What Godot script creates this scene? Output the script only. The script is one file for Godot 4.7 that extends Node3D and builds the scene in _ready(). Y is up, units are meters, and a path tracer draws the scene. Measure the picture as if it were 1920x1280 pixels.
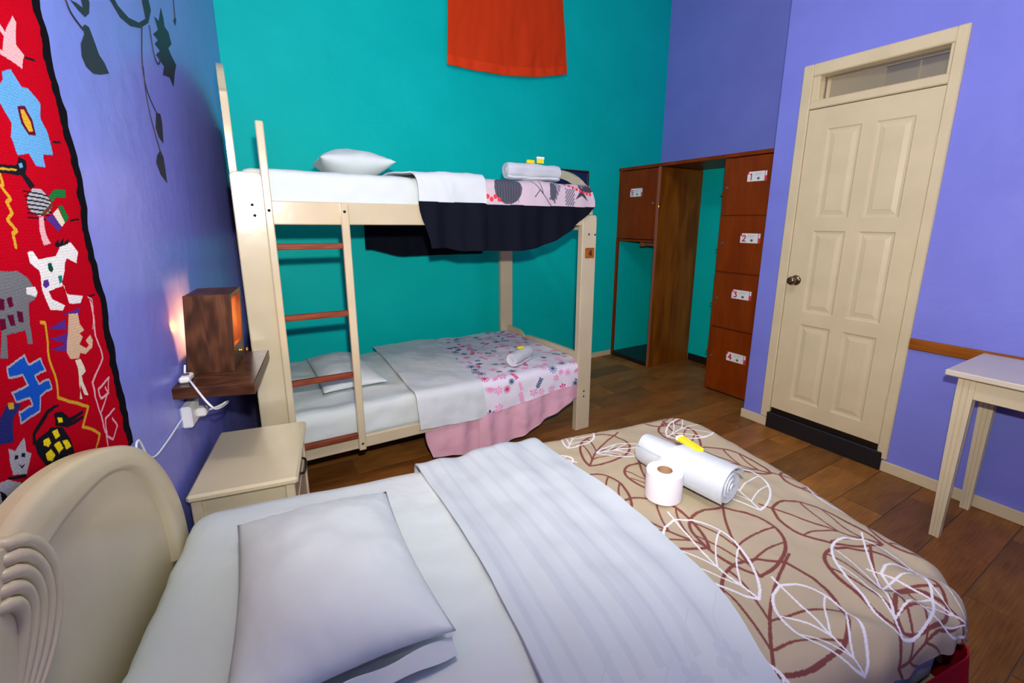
extends Node3D
# A hostel bedroom: purple and teal walls, double bed in front, bunk bed, lockers, door, table.

const WALL := -0.15                      # the left wall is out of square with the teal wall by this angle
const BED := -0.165                      # the double bed and the nightstand stand at this one
var AL := WALL
var used := {}
var M := {}


# ---------------------------------------------------------------- mesh builder
class MB:
	var st := SurfaceTool.new()
	var org := Vector3.ZERO
	func _init(o := Vector3.ZERO) -> void:
		org = o
		st.begin(Mesh.PRIMITIVE_TRIANGLES)
		flat()
	func flat() -> void:
		st.set_smooth_group(-1)
	func smooth(g := 0) -> void:
		st.set_smooth_group(g)
	func v(p: Vector3, uv := Vector2.ZERO) -> void:
		st.set_uv(uv)
		st.add_vertex(p - org)
	func tri(a: Vector3, b: Vector3, c: Vector3, out: Vector3, ua := Vector2.ZERO, ub := Vector2.ZERO, uc := Vector2.ZERO) -> void:
		if (a - c).cross(a - b).dot(out) >= 0.0:
			v(a, ua); v(b, ub); v(c, uc)
		else:
			v(a, ua); v(c, uc); v(b, ub)
	func quad(a: Vector3, b: Vector3, c: Vector3, d: Vector3, out: Vector3, ua := Vector2.ZERO, ub := Vector2.ZERO, uc := Vector2.ZERO, ud := Vector2.ZERO) -> void:
		tri(a, b, c, out, ua, ub, uc)
		tri(a, c, d, out, ua, uc, ud)
	# a box from corner to corner with chamfered edges
	func box(lo: Vector3, hi: Vector3, b := 0.004) -> void:
		flat()
		var c := (lo + hi) * 0.5
		var h := (hi - lo).abs() * 0.5
		b = minf(b, minf(h.x, minf(h.y, h.z)) * 0.6)
		if b <= 0.0:
			for ax in 3:
				for s in [-1.0, 1.0]:
					var n := Vector3.ZERO
					n[ax] = s
					var q := []
					for k in [[-1, -1], [1, -1], [1, 1], [-1, 1]]:
						var p := h
						p[ax] = h[ax] * s
						p[(ax + 1) % 3] = h[(ax + 1) % 3] * k[0]
						p[(ax + 2) % 3] = h[(ax + 2) % 3] * k[1]
						q.append(c + p)
					quad(q[0], q[1], q[2], q[3], n)
			return
		var f := func(sx: float, sy: float, sz: float, ax: int) -> Vector3:
			var p := Vector3(sx * (h.x - b), sy * (h.y - b), sz * (h.z - b))
			p[ax] = [sx, sy, sz][ax] * h[ax]
			return c + p
		for ax in 3:
			for s in [-1.0, 1.0]:
				var n := Vector3.ZERO
				n[ax] = s
				var q := []
				for k in [[-1.0, -1.0], [1.0, -1.0], [1.0, 1.0], [-1.0, 1.0]]:
					var sg := [0.0, 0.0, 0.0]
					sg[ax] = s
					sg[(ax + 1) % 3] = k[0]
					sg[(ax + 2) % 3] = k[1]
					q.append(f.call(sg[0], sg[1], sg[2], ax))
				quad(q[0], q[1], q[2], q[3], n)
		for ax in 3:                                   # edges along ax
			var u := (ax + 1) % 3
			var w := (ax + 2) % 3
			for su in [-1.0, 1.0]:
				for sw in [-1.0, 1.0]:
					var n := Vector3.ZERO
					n[u] = su
					n[w] = sw
					var s0 := [0.0, 0.0, 0.0]
					s0[u] = su
					s0[w] = sw
					var s1 := s0.duplicate()
					s0[ax] = -1.0
					s1[ax] = 1.0
					quad(f.call(s0[0], s0[1], s0[2], u), f.call(s1[0], s1[1], s1[2], u), f.call(s1[0], s1[1], s1[2], w), f.call(s0[0], s0[1], s0[2], w), n)
		for sx in [-1.0, 1.0]:
			for sy in [-1.0, 1.0]:
				for sz in [-1.0, 1.0]:
					tri(f.call(sx, sy, sz, 0), f.call(sx, sy, sz, 1), f.call(sx, sy, sz, 2), Vector3(sx, sy, sz))
	# a polygon in the plane of axes (eu, ev) at «at», thick along en from d0 to d1, chamfered on the d1 side
	func prism(poly: PackedVector2Array, at: Vector3, eu: Vector3, ev: Vector3, en: Vector3, d0: float, d1: float, bev := 0.0) -> void:
		flat()
		var n := poly.size()
		var area := 0.0
		for i in n:
			area += poly[i].cross(poly[(i + 1) % n])
		var top := PackedVector2Array()
		for i in n:
			var a := (poly[i] - poly[(i + n - 1) % n]).normalized()
			var b := (poly[(i + 1) % n] - poly[i]).normalized()
			var na := Vector2(-a.y, a.x)
			var nb := Vector2(-b.y, b.x)
			var m := (na + nb)
			m = m / maxf(0.35, 1.0 + na.dot(nb))
			top.append(poly[i] + m * bev * signf(area))
		var pt := func(p: Vector2, d: float) -> Vector3: return at + eu * p.x + ev * p.y + en * d
		var sg := signf(d1 - d0)
		for i in n:
			var j := (i + 1) % n
			var e := (poly[j] - poly[i])
			var o2 := Vector2(e.y, -e.x) * signf(area)
			var o := eu * o2.x + ev * o2.y
			quad(pt.call(poly[i], d0), pt.call(poly[j], d0), pt.call(poly[j], d1 - bev * sg), pt.call(poly[i], d1 - bev * sg), o)
			if bev > 0.0:
				quad(pt.call(poly[i], d1 - bev * sg), pt.call(poly[j], d1 - bev * sg), pt.call(top[j], d1), pt.call(top[i], d1), o.normalized() + en * sg)
		var ix := Geometry2D.triangulate_polygon(poly)
		for k in range(0, ix.size(), 3):
			tri(pt.call(top[ix[k]], d1), pt.call(top[ix[k + 1]], d1), pt.call(top[ix[k + 2]], d1), en * sg, top[ix[k]], top[ix[k + 1]], top[ix[k + 2]])
			tri(pt.call(poly[ix[k]], d0), pt.call(poly[ix[k + 1]], d0), pt.call(poly[ix[k + 2]], d0), -en * sg)
	func tube(path: PackedVector3Array, r: float, sides := 10, r_end := -1.0) -> void:
		var n := path.size()
		var up := Vector3.UP
		var d0 := (path[1] - path[0]).normalized()
		if absf(d0.dot(up)) > 0.9:
			up = Vector3.RIGHT
		var x := d0.cross(up).normalized()
		var rings := []
		for i in n:
			var d := (path[mini(i + 1, n - 1)] - path[maxi(i - 1, 0)]).normalized()
			x = (x - d * x.dot(d)).normalized()
			var y := d.cross(x)
			var rr := r if r_end < 0.0 else lerpf(r, r_end, float(i) / (n - 1))
			var ring := []
			for k in sides:
				var a := TAU * k / sides
				ring.append(path[i] + (x * cos(a) + y * sin(a)) * rr)
			rings.append(ring)
		smooth()
		for i in n - 1:
			for k in sides:
				var j := (k + 1) % sides
				var o: Vector3 = rings[i][k] + rings[i][j] - path[i] * 2.0
				quad(rings[i][k], rings[i][j], rings[i + 1][j], rings[i + 1][k], o)
		flat()
		for k in sides:
			tri(path[0], rings[0][k], rings[0][(k + 1) % sides], path[0] - path[1])
			tri(path[n - 1], rings[n - 1][k], rings[n - 1][(k + 1) % sides], path[n - 1] - path[n - 2])
	# profile points (radius, height) turned about the axis «ax» through «at»; sharp where a point repeats
	func lathe(prof: PackedVector2Array, at: Vector3, ax := Vector3.UP, sides := 28) -> void:
		var u := ax.cross(Vector3(0.31, 0.2, 0.93)).normalized()
		var w := ax.cross(u)
		var g := 0
		for i in prof.size() - 1:
			var a := prof[i]
			var b := prof[i + 1]
			if a.is_equal_approx(b):
				g += 1
				continue
			smooth(g)
			var nn := Vector2(b.y - a.y, a.x - b.x)
			for k in sides:
				var d0 := u * cos(TAU * k / sides) + w * sin(TAU * k / sides)
				var d1 := u * cos(TAU * (k + 1) / sides) + w * sin(TAU * (k + 1) / sides)
				var o := (d0 + d1) * nn.x * 0.5 + ax * nn.y
				var p0 := at + d0 * a.x + ax * a.y
				var p1 := at + d1 * a.x + ax * a.y
				var p2 := at + d1 * b.x + ax * b.y
				var p3 := at + d0 * b.x + ax * b.y
				if a.x < 1e-6:
					tri(p0, p2, p3, o)
				elif b.x < 1e-6:
					tri(p0, p1, p2, o)
				else:
					quad(p0, p1, p2, p3, o)
	# a thick cloth: f(u, v) gives a point, uvf(u, v) its texture place; up tells which side is the outer one
	func sheet(f: Callable, nu: int, nv: int, th: float, outer := Vector3.UP, uvf = null) -> void:
		var P := []
		for i in nu + 1:
			var row := []
			for j in nv + 1:
				row.append(f.call(float(i) / nu, float(j) / nv))
			P.append(row)
		var sgn := 1.0
		var mi := nu / 2
		var mj := nv / 2
		var probe: Vector3 = (P[mi + 1][mj] - P[mi][mj]).cross(P[mi][mj + 1] - P[mi][mj])
		if probe.dot(outer) < 0.0:
			sgn = -1.0
		var Q := []
		for i in nu + 1:
			var row := []
			for j in nv + 1:
				var du: Vector3 = P[mini(i + 1, nu)][j] - P[maxi(i - 1, 0)][j]
				var dv: Vector3 = P[i][mini(j + 1, nv)] - P[i][maxi(j - 1, 0)]
				row.append(P[i][j] - du.cross(dv).normalized() * sgn * th)
			Q.append(row)
		var uv := func(i: int, j: int) -> Vector2:
			return uvf.call(float(i) / nu, float(j) / nv) if uvf != null else Vector2(float(i) / nu, float(j) / nv)
		smooth(0)
		for i in nu:
			for j in nv:
				var o: Vector3 = (P[i][j] - Q[i][j]) + (P[i + 1][j + 1] - Q[i + 1][j + 1])
				quad(P[i][j], P[i + 1][j], P[i + 1][j + 1], P[i][j + 1], o, uv.call(i, j), uv.call(i + 1, j), uv.call(i + 1, j + 1), uv.call(i, j + 1))
		smooth(1)
		for i in nu:
			for j in nv:
				var o: Vector3 = (Q[i][j] - P[i][j]) + (Q[i + 1][j + 1] - P[i + 1][j + 1])
				quad(Q[i][j], Q[i + 1][j], Q[i + 1][j + 1], Q[i][j + 1], o, uv.call(i, j), uv.call(i + 1, j), uv.call(i + 1, j + 1), uv.call(i, j + 1))
		smooth(2)
		for i in nu:
			for j in [0, nv]:
				var o: Vector3 = P[i][j] - P[i][1 if j == 0 else nv - 1]
				quad(P[i][j], P[i + 1][j], Q[i + 1][j], Q[i][j], o, uv.call(i, j), uv.call(i + 1, j), uv.call(i + 1, j), uv.call(i, j))
		for j in nv:
			for i in [0, nu]:
				var o: Vector3 = P[i][j] - P[1 if i == 0 else nu - 1][j]
				quad(P[i][j], P[i][j + 1], Q[i][j + 1], Q[i][j], o, uv.call(i, j), uv.call(i, j + 1), uv.call(i, j + 1), uv.call(i, j))
	# a cushion-like box with rounded edges, moved in and out by a noise
	func rbox(lo: Vector3, hi: Vector3, r: float, div: Vector3i, noise: FastNoiseLite = null, amp := 0.0, stretch := Vector3.ONE) -> void:
		var c := (lo + hi) * 0.5
		var h := (hi - lo) * 0.5
		var line := func(ax: int) -> Array:
			var a: Array = [-h[ax], -h[ax] + r * 0.12, -h[ax] + r * 0.4, -h[ax] + r]
			for k in range(1, div[ax]):
				a.append(lerpf(-h[ax] + r, h[ax] - r, float(k) / div[ax]))
			a.append_array([h[ax] - r, h[ax] - r * 0.4, h[ax] - r * 0.12, h[ax]])
			return a
		var L := [line.call(0), line.call(1), line.call(2)]
		var put := func(p: Vector3, n: Vector3) -> Vector3:
			var q := p.clamp(-(h - Vector3.ONE * r), h - Vector3.ONE * r)
			var d := p - q
			var o := n if d.length() < 1e-6 else d.normalized()
			p = q + o * r
			if noise:
				p += o * noise.get_noise_3dv((p + c) * stretch) * amp
			return c + p
		smooth(0)
		for ax in 3:
			var u := (ax + 1) % 3
			var w := (ax + 2) % 3
			for s in [-1.0, 1.0]:
				var n := Vector3.ZERO
				n[ax] = s
				for i in L[u].size() - 1:
					for j in L[w].size() - 1:
						var q := []
						for k in [[0, 0], [1, 0], [1, 1], [0, 1]]:
							var p := Vector3.ZERO
							p[ax] = s * h[ax]
							p[u] = L[u][i + k[0]]
							p[w] = L[w][j + k[1]]
							q.append(put.call(p, n))
						quad(q[0], q[1], q[2], q[3], n)
	func done() -> ArrayMesh:
		st.generate_normals()
		st.index()
		return st.commit()


# ---------------------------------------------------------------- scene tree helpers
func numbered(n: String) -> String:
	used[n] = used.get(n, -1) + 1
	return n if used[n] == 0 else "%s_%03d" % [n, used[n]]

func lw(wd: float, y: float, t: float) -> Vector3:      # a point of the left wall's frame in the room
	return Basis(Vector3.UP, AL) * Vector3(wd, y, t)

func meta(o: Node3D, label: String, category: String, group := "", kind := "") -> void:
	if label: o.set_meta("label", label)
	if category: o.set_meta("category", category)
	if group: o.set_meta("group", group)
	if kind: o.set_meta("kind", kind)

# a thing whose children are its parts; org is its base, in the left wall's frame if left
func thing(called: String, label: String, category: String, org: Vector3, left := false, group := "", kind := "") -> Node3D:
	var o := Node3D.new()
	o.name = numbered(called)
	add_child(o)
	o.position = lw(org.x, org.y, org.z) if left else org
	o.rotation.y = AL if left else 0.0
	meta(o, label, category, group, kind)
	return o

func part(called: String, mesh: Mesh, mat: Material, parent: Node3D, at := Vector3.ZERO) -> MeshInstance3D:
	var o := MeshInstance3D.new()
	o.name = called
	o.mesh = mesh
	o.material_override = mat
	o.position = at
	parent.add_child(o, true)
	return o

# a thing that is one mesh
func solo(called: String, label: String, category: String, mesh: Mesh, mat: Material, org: Vector3, left := false, group := "", kind := "") -> MeshInstance3D:
	var o := MeshInstance3D.new()
	o.name = numbered(called)
	o.mesh = mesh
	o.material_override = mat
	add_child(o)
	o.position = lw(org.x, org.y, org.z) if left else org
	o.rotation.y = AL if left else 0.0
	meta(o, label, category, group, kind)
	return o

func bx(lo: Vector3, hi: Vector3, org: Vector3, b := 0.004) -> ArrayMesh:
	var m := MB.new(org)
	m.box(lo, hi, b)
	return m.done()

func V(x: float, y: float, z: float) -> Vector3:
	return Vector3(x, y, z)

func noise(sd: int, freq: float, oct := 3) -> FastNoiseLite:
	var n := FastNoiseLite.new()
	n.seed = sd
	n.frequency = freq
	n.fractal_octaves = oct
	n.noise_type = FastNoiseLite.TYPE_SIMPLEX_SMOOTH
	return n

func spline(pts: PackedVector3Array, per := 8) -> PackedVector3Array:
	var out := PackedVector3Array()
	var n := pts.size()
	for i in n - 1:
		for k in per:
			out.append(pts[i].cubic_interpolate(pts[i + 1], pts[maxi(i - 1, 0)], pts[mini(i + 2, n - 1)], float(k) / per))
	out.append(pts[n - 1])
	return out

func spline2(pts: PackedVector2Array, per := 8) -> PackedVector2Array:
	var out := PackedVector2Array()
	var n := pts.size()
	for i in n - 1:
		for k in per:
			out.append(pts[i].cubic_interpolate(pts[i + 1], pts[maxi(i - 1, 0)], pts[mini(i + 2, n - 1)], float(k) / per))
	out.append(pts[n - 1])
	return out

func pts2(s: String) -> PackedVector2Array:
	var out := PackedVector2Array()
	for w in s.split(" "):
		var q := w.split(",")
		out.append(Vector2(float(q[0]), float(q[1])) * 0.001)
	return out


# ---------------------------------------------------------------- drawing of prints
func fill_poly(img: Image, p: PackedVector2Array, c: Color) -> void:
	var y0 := 1e9
	var y1 := -1e9
	for q in p:
		y0 = minf(y0, q.y)
		y1 = maxf(y1, q.y)
	for y in range(maxi(0, int(y0)), mini(img.get_height(), int(y1) + 1)):
		var xs := []
		var yc := y + 0.5
		for i in p.size():
			var a := p[i]
			var b := p[(i + 1) % p.size()]
			if (a.y <= yc) != (b.y <= yc):
				xs.append(a.x + (yc - a.y) / (b.y - a.y) * (b.x - a.x))
		xs.sort()
		for k in range(0, xs.size() - 1, 2):
			var xa := maxi(0, int(round(xs[k])))
			var xb := mini(img.get_width(), int(round(xs[k + 1])))
			if xb > xa:
				img.fill_rect(Rect2i(xa, y, xb - xa, 1), c)

func disc(img: Image, at: Vector2, rx: float, ry: float, c: Color, turn := 0.0) -> void:
	var p := PackedVector2Array()
	for k in 14:
		p.append(at + (Vector2(cos(TAU * k / 14) * rx, sin(TAU * k / 14) * ry)).rotated(turn))
	fill_poly(img, p, c)

func stroke(img: Image, p: PackedVector2Array, w: float, c: Color) -> void:
	for i in p.size() - 1:
		var d := (p[i + 1] - p[i])
		if d.length() < 0.01:
			continue
		var n := Vector2(-d.y, d.x).normalized() * w * 0.5
		fill_poly(img, PackedVector2Array([p[i] + n, p[i + 1] + n, p[i + 1] - n, p[i] - n]), c)
	if w > 2.5:
		for q in p:
			disc(img, q, w * 0.5, w * 0.5, c)

func img_tex(img: Image) -> ImageTexture:
	return ImageTexture.create_from_image(img)

# an outlined leaf with a midrib and side veins, from stem to tip
func leaf_print(img: Image, a: Vector2, b: Vector2, wide: float, w: float, c: Color) -> void:
	var d := b - a
	var n := Vector2(-d.y, d.x) * wide * 0.5
	var rim := func(s: float, k: float) -> Vector2:
		return a + d * s + n * k * pow(sin(PI * pow(s, 0.75)), 0.75)
	for k in [-1.0, 1.0]:
		var p := PackedVector2Array()
		for i in 17:
			p.append(rim.call(i / 16.0, k))
		stroke(img, p, w, c)
	var mid := PackedVector2Array()
	for i in 9:
		var s := -0.12 + 1.12 * i / 8.0
		mid.append(a + d * s + n * 0.16 * sin(PI * s))
	stroke(img, mid, w * 0.8, c)
	for q in [[0.62, 0.28], [0.85, 0.5]]:
		for k in [-1.0, 1.0]:
			var s1: float = q[0]
			var s0: float = q[1]
			var p0: Vector2 = a + d * s1 + n * 0.16 * sin(PI * s1)
			var p2: Vector2 = rim.call(s0, k)
			var p1: Vector2 = (p0 + p2) * 0.5 - d * 0.08
			var cur := PackedVector2Array()
			for i in 7:
				var s := i / 6.0
				cur.append(p0.lerp(p1, s).lerp(p1.lerp(p2, s), s))
			stroke(img, cur, w * 0.65, c)


# ---------------------------------------------------------------- materials
func mat(c: Color, rough := 0.6, spec := 0.5) -> StandardMaterial3D:
	var m := StandardMaterial3D.new()
	m.albedo_color = c
	m.roughness = rough
	m.metallic_specular = spec
	return m

func noise_tex(n: FastNoiseLite, size: int, lo: Color, hi: Color) -> NoiseTexture2D:
	var t := NoiseTexture2D.new()
	t.width = size
	t.height = size
	t.seamless = true
	t.noise = n
	var g := Gradient.new()
	g.set_color(0, lo)
	g.set_color(1, hi)
	t.color_ramp = g
	return t

# fine relief: cm is the depth, scale the repeats per metre
func bump(m: StandardMaterial3D, n: FastNoiseLite, scale: float, cm: float, size := 256) -> void:
	var t := NoiseTexture2D.new()
	t.width = size
	t.height = size
	t.seamless = true
	t.noise = n
	t.as_normal_map = true
	t.bump_strength = cm * 0.01 * scale * size
	m.normal_enabled = true
	m.normal_texture = t
	m.uv1_triplanar = true
	m.uv1_scale = Vector3.ONE * scale

# wood: grain runs along v of the picture
func wood_image(sd: int, w: int, h: int, dark: Color, light: Color, rings: float, fine: float, ring_part := 0.34) -> Image:
	var img := Image.create(w, h, false, Image.FORMAT_RGB8)
	var a := noise(sd, 1.0, 3)
	var b := noise(sd + 7, 1.0, 2)
	for y in h:
		var fy := float(y) / h
		for x in w:
			var fx := float(x) / w
			# blend two samplings so that the picture repeats without a seam
			var k := smoothstep(0.0, 1.0, clampf((fy - 0.75) / 0.25, 0.0, 1.0))
			var g := 0.0
			for s in [[fy, 1.0 - k], [fy - 1.0, k]]:
				if s[1] > 0.001:
					var warp: float = a.get_noise_2d(fx * 2.2, s[0] * 1.3 + 3.0)
					var ring := 0.5 + 0.5 * sin((fx * rings + warp * rings * 0.55) * TAU)
					var hair := b.get_noise_2d(fx * fine, s[0] * 3.0) * 0.5 + 0.5
					var broad := a.get_noise_2d(fx * 5.0 + 9.0, s[0] * 0.9) * 0.5 + 0.5
					g += s[1] * (ring * ring_part + hair * (0.67 - ring_part) + broad * 0.33)
			img.set_pixel(x, y, dark.lerp(light, clampf(g * 1.3 - 0.15, 0.0, 1.0)))
	return img

func wood(img: Image, rough: float, along: String, sc: Vector2) -> StandardMaterial3D:
	var m := StandardMaterial3D.new()
	if along != "y":
		img = img.duplicate()
		img.rotate_90(CLOCKWISE)
		sc = Vector2(sc.y, sc.x)
	m.albedo_texture = img_tex(img)
	m.roughness = rough
	m.metallic_specular = 0.3
	m.uv1_triplanar = true
	m.uv1_scale = Vector3(sc.x, sc.y, sc.x) if along == "y" else (Vector3(sc.x, sc.y, sc.y) if along == "x" else Vector3(sc.y, sc.y, sc.x))
	return m

func make_materials() -> void:
	var plaster := noise(3, 0.02, 4)
	for d in [["teal", Color8(0, 202, 194), 0.5, 0.2], ["purple", Color8(129, 136, 228), 0.32, 0.5], ["ceil", Color8(228, 228, 222), 0.8, 0.3], ["beige", Color8(176, 166, 132), 0.7, 0.3]]:
		var m := mat(Color.WHITE, d[2], d[3])
		var c: Color = d[1]
		m.albedo_texture = noise_tex(noise(11, 0.006, 4), 256, c.darkened(0.035), c.lightened(0.025))
		bump(m, plaster, 0.9, 0.16, 512)
		m.uv1_world_triplanar = true
		M[d[0]] = m
	for d in [["cream", Color8(226, 212, 172), 0.28], ["bunk", Color8(206, 193, 160), 0.2], ["door", Color8(224, 208, 166), 0.33], ["base", Color8(222, 206, 164), 0.4], ["top", Color8(226, 214, 190), 0.3]]:
		var m := mat(Color.WHITE, d[2], 0.5)
		var c: Color = d[1]
		m.albedo_texture = noise_tex(noise(21, 0.01, 4), 256, c.darkened(0.04), c.lightened(0.02))
		bump(m, noise(5, 0.012, 3), 1.4, 0.06)
		M[d[0]] = m
	for d in [["white", Color8(212, 222, 220), 1], ["white_fold", Color8(210, 219, 221), 2], ["pillow", Color8(213, 223, 222), 3]]:
		var m := mat(Color.WHITE, 0.85, 0.25)
		var c: Color = d[1]
		m.albedo_texture = noise_tex(noise(31, 0.02, 2), 128, c.darkened(0.02), c.lightened(0.01))
		bump(m, noise(40 + d[2], 0.02, 3), 1.6, 0.25)
		m.rim_enabled = true
		m.rim = 0.15
		M[d[0]] = m
	var tw := mat(Color8(216, 223, 228), 0.95, 0.2)
	bump(tw, noise(8, 0.25, 2), 9.0, 0.25)
	M.towel = tw
	M.black_cloth = mat(Color8(15, 19, 30), 0.85, 0.2)
	bump(M.black_cloth, noise(44, 0.02, 3), 1.6, 0.25)
	M.pink_cloth = mat(Color8(220, 172, 188), 0.85, 0.3)
	bump(M.pink_cloth, noise(45, 0.02, 3), 1.6, 0.25)
	M.red_cloth = mat(Color8(176, 10, 40), 0.8, 0.3)
	bump(M.red_cloth, noise(46, 0.02, 3), 1.6, 0.25)
	M.black_paint = mat(Color8(22, 22, 26), 0.45)
	bump(M.black_paint, noise(47, 0.03, 3), 2.0, 0.1)
	M.decal = mat(Color8(34, 36, 48), 0.55)
	M.steel = mat(Color8(170, 165, 155), 0.3)
	M.steel.metallic = 0.9
	M.bronze = mat(Color8(130, 112, 88), 0.22)
	M.bronze.metallic = 0.95
	M.brass = mat(Color8(205, 160, 60), 0.25)
	M.brass.metallic = 0.95
	M.dark_metal = mat(Color8(60, 52, 44), 0.35)
	M.dark_metal.metallic = 0.8
	M.plastic = mat(Color8(236, 236, 234), 0.4)
	M.grey_plastic = mat(Color8(60, 60, 64), 0.4)
	M.paper = mat(Color8(240, 236, 238), 0.95, 0.2)
	bump(M.paper, noise(48, 0.1, 2), 6.0, 0.05)
	M.card = mat(Color8(176, 140, 108), 0.9, 0.2)
	M.yellow = mat(Color8(240, 222, 40), 0.4)
	M.soap_white = mat(Color8(244, 240, 226), 0.5)
	M.grout = mat(Color8(96, 84, 74), 0.9)
	M.grime = mat(Color8(190, 178, 160), 0.9)
	var g := mat(Color(0.86, 0.9, 0.88, 0.06), 0.03)
	g.transparency = BaseMaterial3D.TRANSPARENCY_ALPHA
	M.glass = g
	var lk := wood_image(61, 128, 256, Color8(112, 40, 2), Color8(144, 62, 8), 1.2, 60.0)
	M.locker = wood(lk, 0.42, "y", Vector2(1.6, 0.8))
	var sd := wood_image(67, 256, 512, Color8(96, 46, 4), Color8(158, 92, 20), 1.6, 60.0)
	M.locker_side = wood(sd, 0.42, "y", Vector2(1.3, 0.55))
	M.locker_edge = mat(Color8(150, 84, 58), 0.5)
	var dw := wood_image(71, 256, 256, Color8(44, 24, 16), Color8(112, 70, 44), 2.5, 80.0)
	M.walnut = wood(dw, 0.38, "y", Vector2(3.2, 2.0))
	M.walnut_h = wood(dw, 0.25, "x", Vector2(3.2, 2.0))
	M.rung = wood(wood_image(73, 128, 256, Color8(84, 34, 20), Color8(150, 78, 50), 1.5, 40.0), 0.5, "x", Vector2(6.0, 2.0))
	M.rail_wood = wood(wood_image(75, 128, 256, Color8(124, 64, 12), Color8(176, 104, 34), 1.0, 30.0), 0.35, "z", Vector2(3.0, 1.0))
	M.floor_img = wood_image(81, 512, 512, Color8(122, 78, 36), Color8(194, 134, 66), 1.2, 80.0, 0.2)
	M.dark_frame = mat(Color8(64, 22, 20), 0.4)


# ---------------------------------------------------------------- the flash that lights the picture
func build_flash(at: Vector3, dir: Vector3, energy: float) -> void:
	var o := Node3D.new()
	o.name = "flash_lamp"
	add_child(o)
	o.position = at
	o.look_at_from_position(at, at + dir, Vector3.UP)
	meta(o, "small photographic flash head held above the camera, tilted up", "flash lamp")
	part("head", bx(V(-0.038, -0.024, 0.012), V(0.038, 0.024, 0.09), Vector3.ZERO, 0.005), M.grey_plastic, o)
	var gm := mat(Color.WHITE, 0.4)
	gm.emission_enabled = true
	gm.emission = Color(1.0, 0.97, 0.92)
	gm.emission_energy_multiplier = 4.0
	part("diffuser", bx(V(-0.034, -0.020, 0.006), V(0.034, 0.020, 0.012), Vector3.ZERO, 0.0), gm, o)
	var s := SpotLight3D.new()
	s.name = "flash"
	s.light_color = Color(1.0, 0.985, 0.96)
	s.light_energy = energy
	s.light_size = 0.025
	s.spot_angle = 86.0
	s.spot_angle_attenuation = 0.65
	s.spot_range = 15.0
	s.spot_attenuation = 2.0
	s.shadow_enabled = true
	o.add_child(s)

# the room's own lamp, a white globe on the ceiling above the picture
func build_ceiling_lamp(at: Vector3, energy: float) -> void:
	var o := thing("ceiling_lamp", "white glass globe lamp on the ceiling over the double bed", "ceiling lamp", at)
	var m := MB.new()
	m.lathe(PackedVector2Array([Vector2(0, 0), Vector2(0.07, 0), Vector2(0.07, 0), Vector2(0.065, -0.03), Vector2(0.05, -0.045), Vector2(0.05, -0.06)]), Vector3.ZERO)
	part("mount", m.done(), M.steel, o)
	m = MB.new()
	var prof := PackedVector2Array()
	for k in 13:
		var a := PI * k / 12.0
		prof.append(Vector2(maxf(0.13 * sin(a), 0.0) if k > 0 and k < 12 else 0.0, -0.17 - 0.13 * cos(a + PI)))
	m.lathe(prof, Vector3.ZERO)
	var gm := mat(Color(0.95, 0.94, 0.9), 0.4)
	gm.emission_enabled = true
	gm.emission = Color(1.0, 0.96, 0.88)
	gm.emission_energy_multiplier = 2.5
	part("globe", m.done(), gm, o)
	var l := OmniLight3D.new()
	l.name = "globe_glow"
	l.light_color = Color(1.0, 0.96, 0.89)
	l.light_energy = energy
	l.light_size = 0.12
	l.omni_range = 15.0
	l.omni_attenuation = 2.0
	l.shadow_enabled = true
	l.position = V(0, -0.17, 0)
	o.add_child(l)


# ---------------------------------------------------------------- the room
func struct(called: String, label: String, category: String, mesh: Mesh, m: Material, org: Vector3, left := false) -> MeshInstance3D:
	return solo(called, label, category, mesh, m, org, left, "", "structure")

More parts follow.
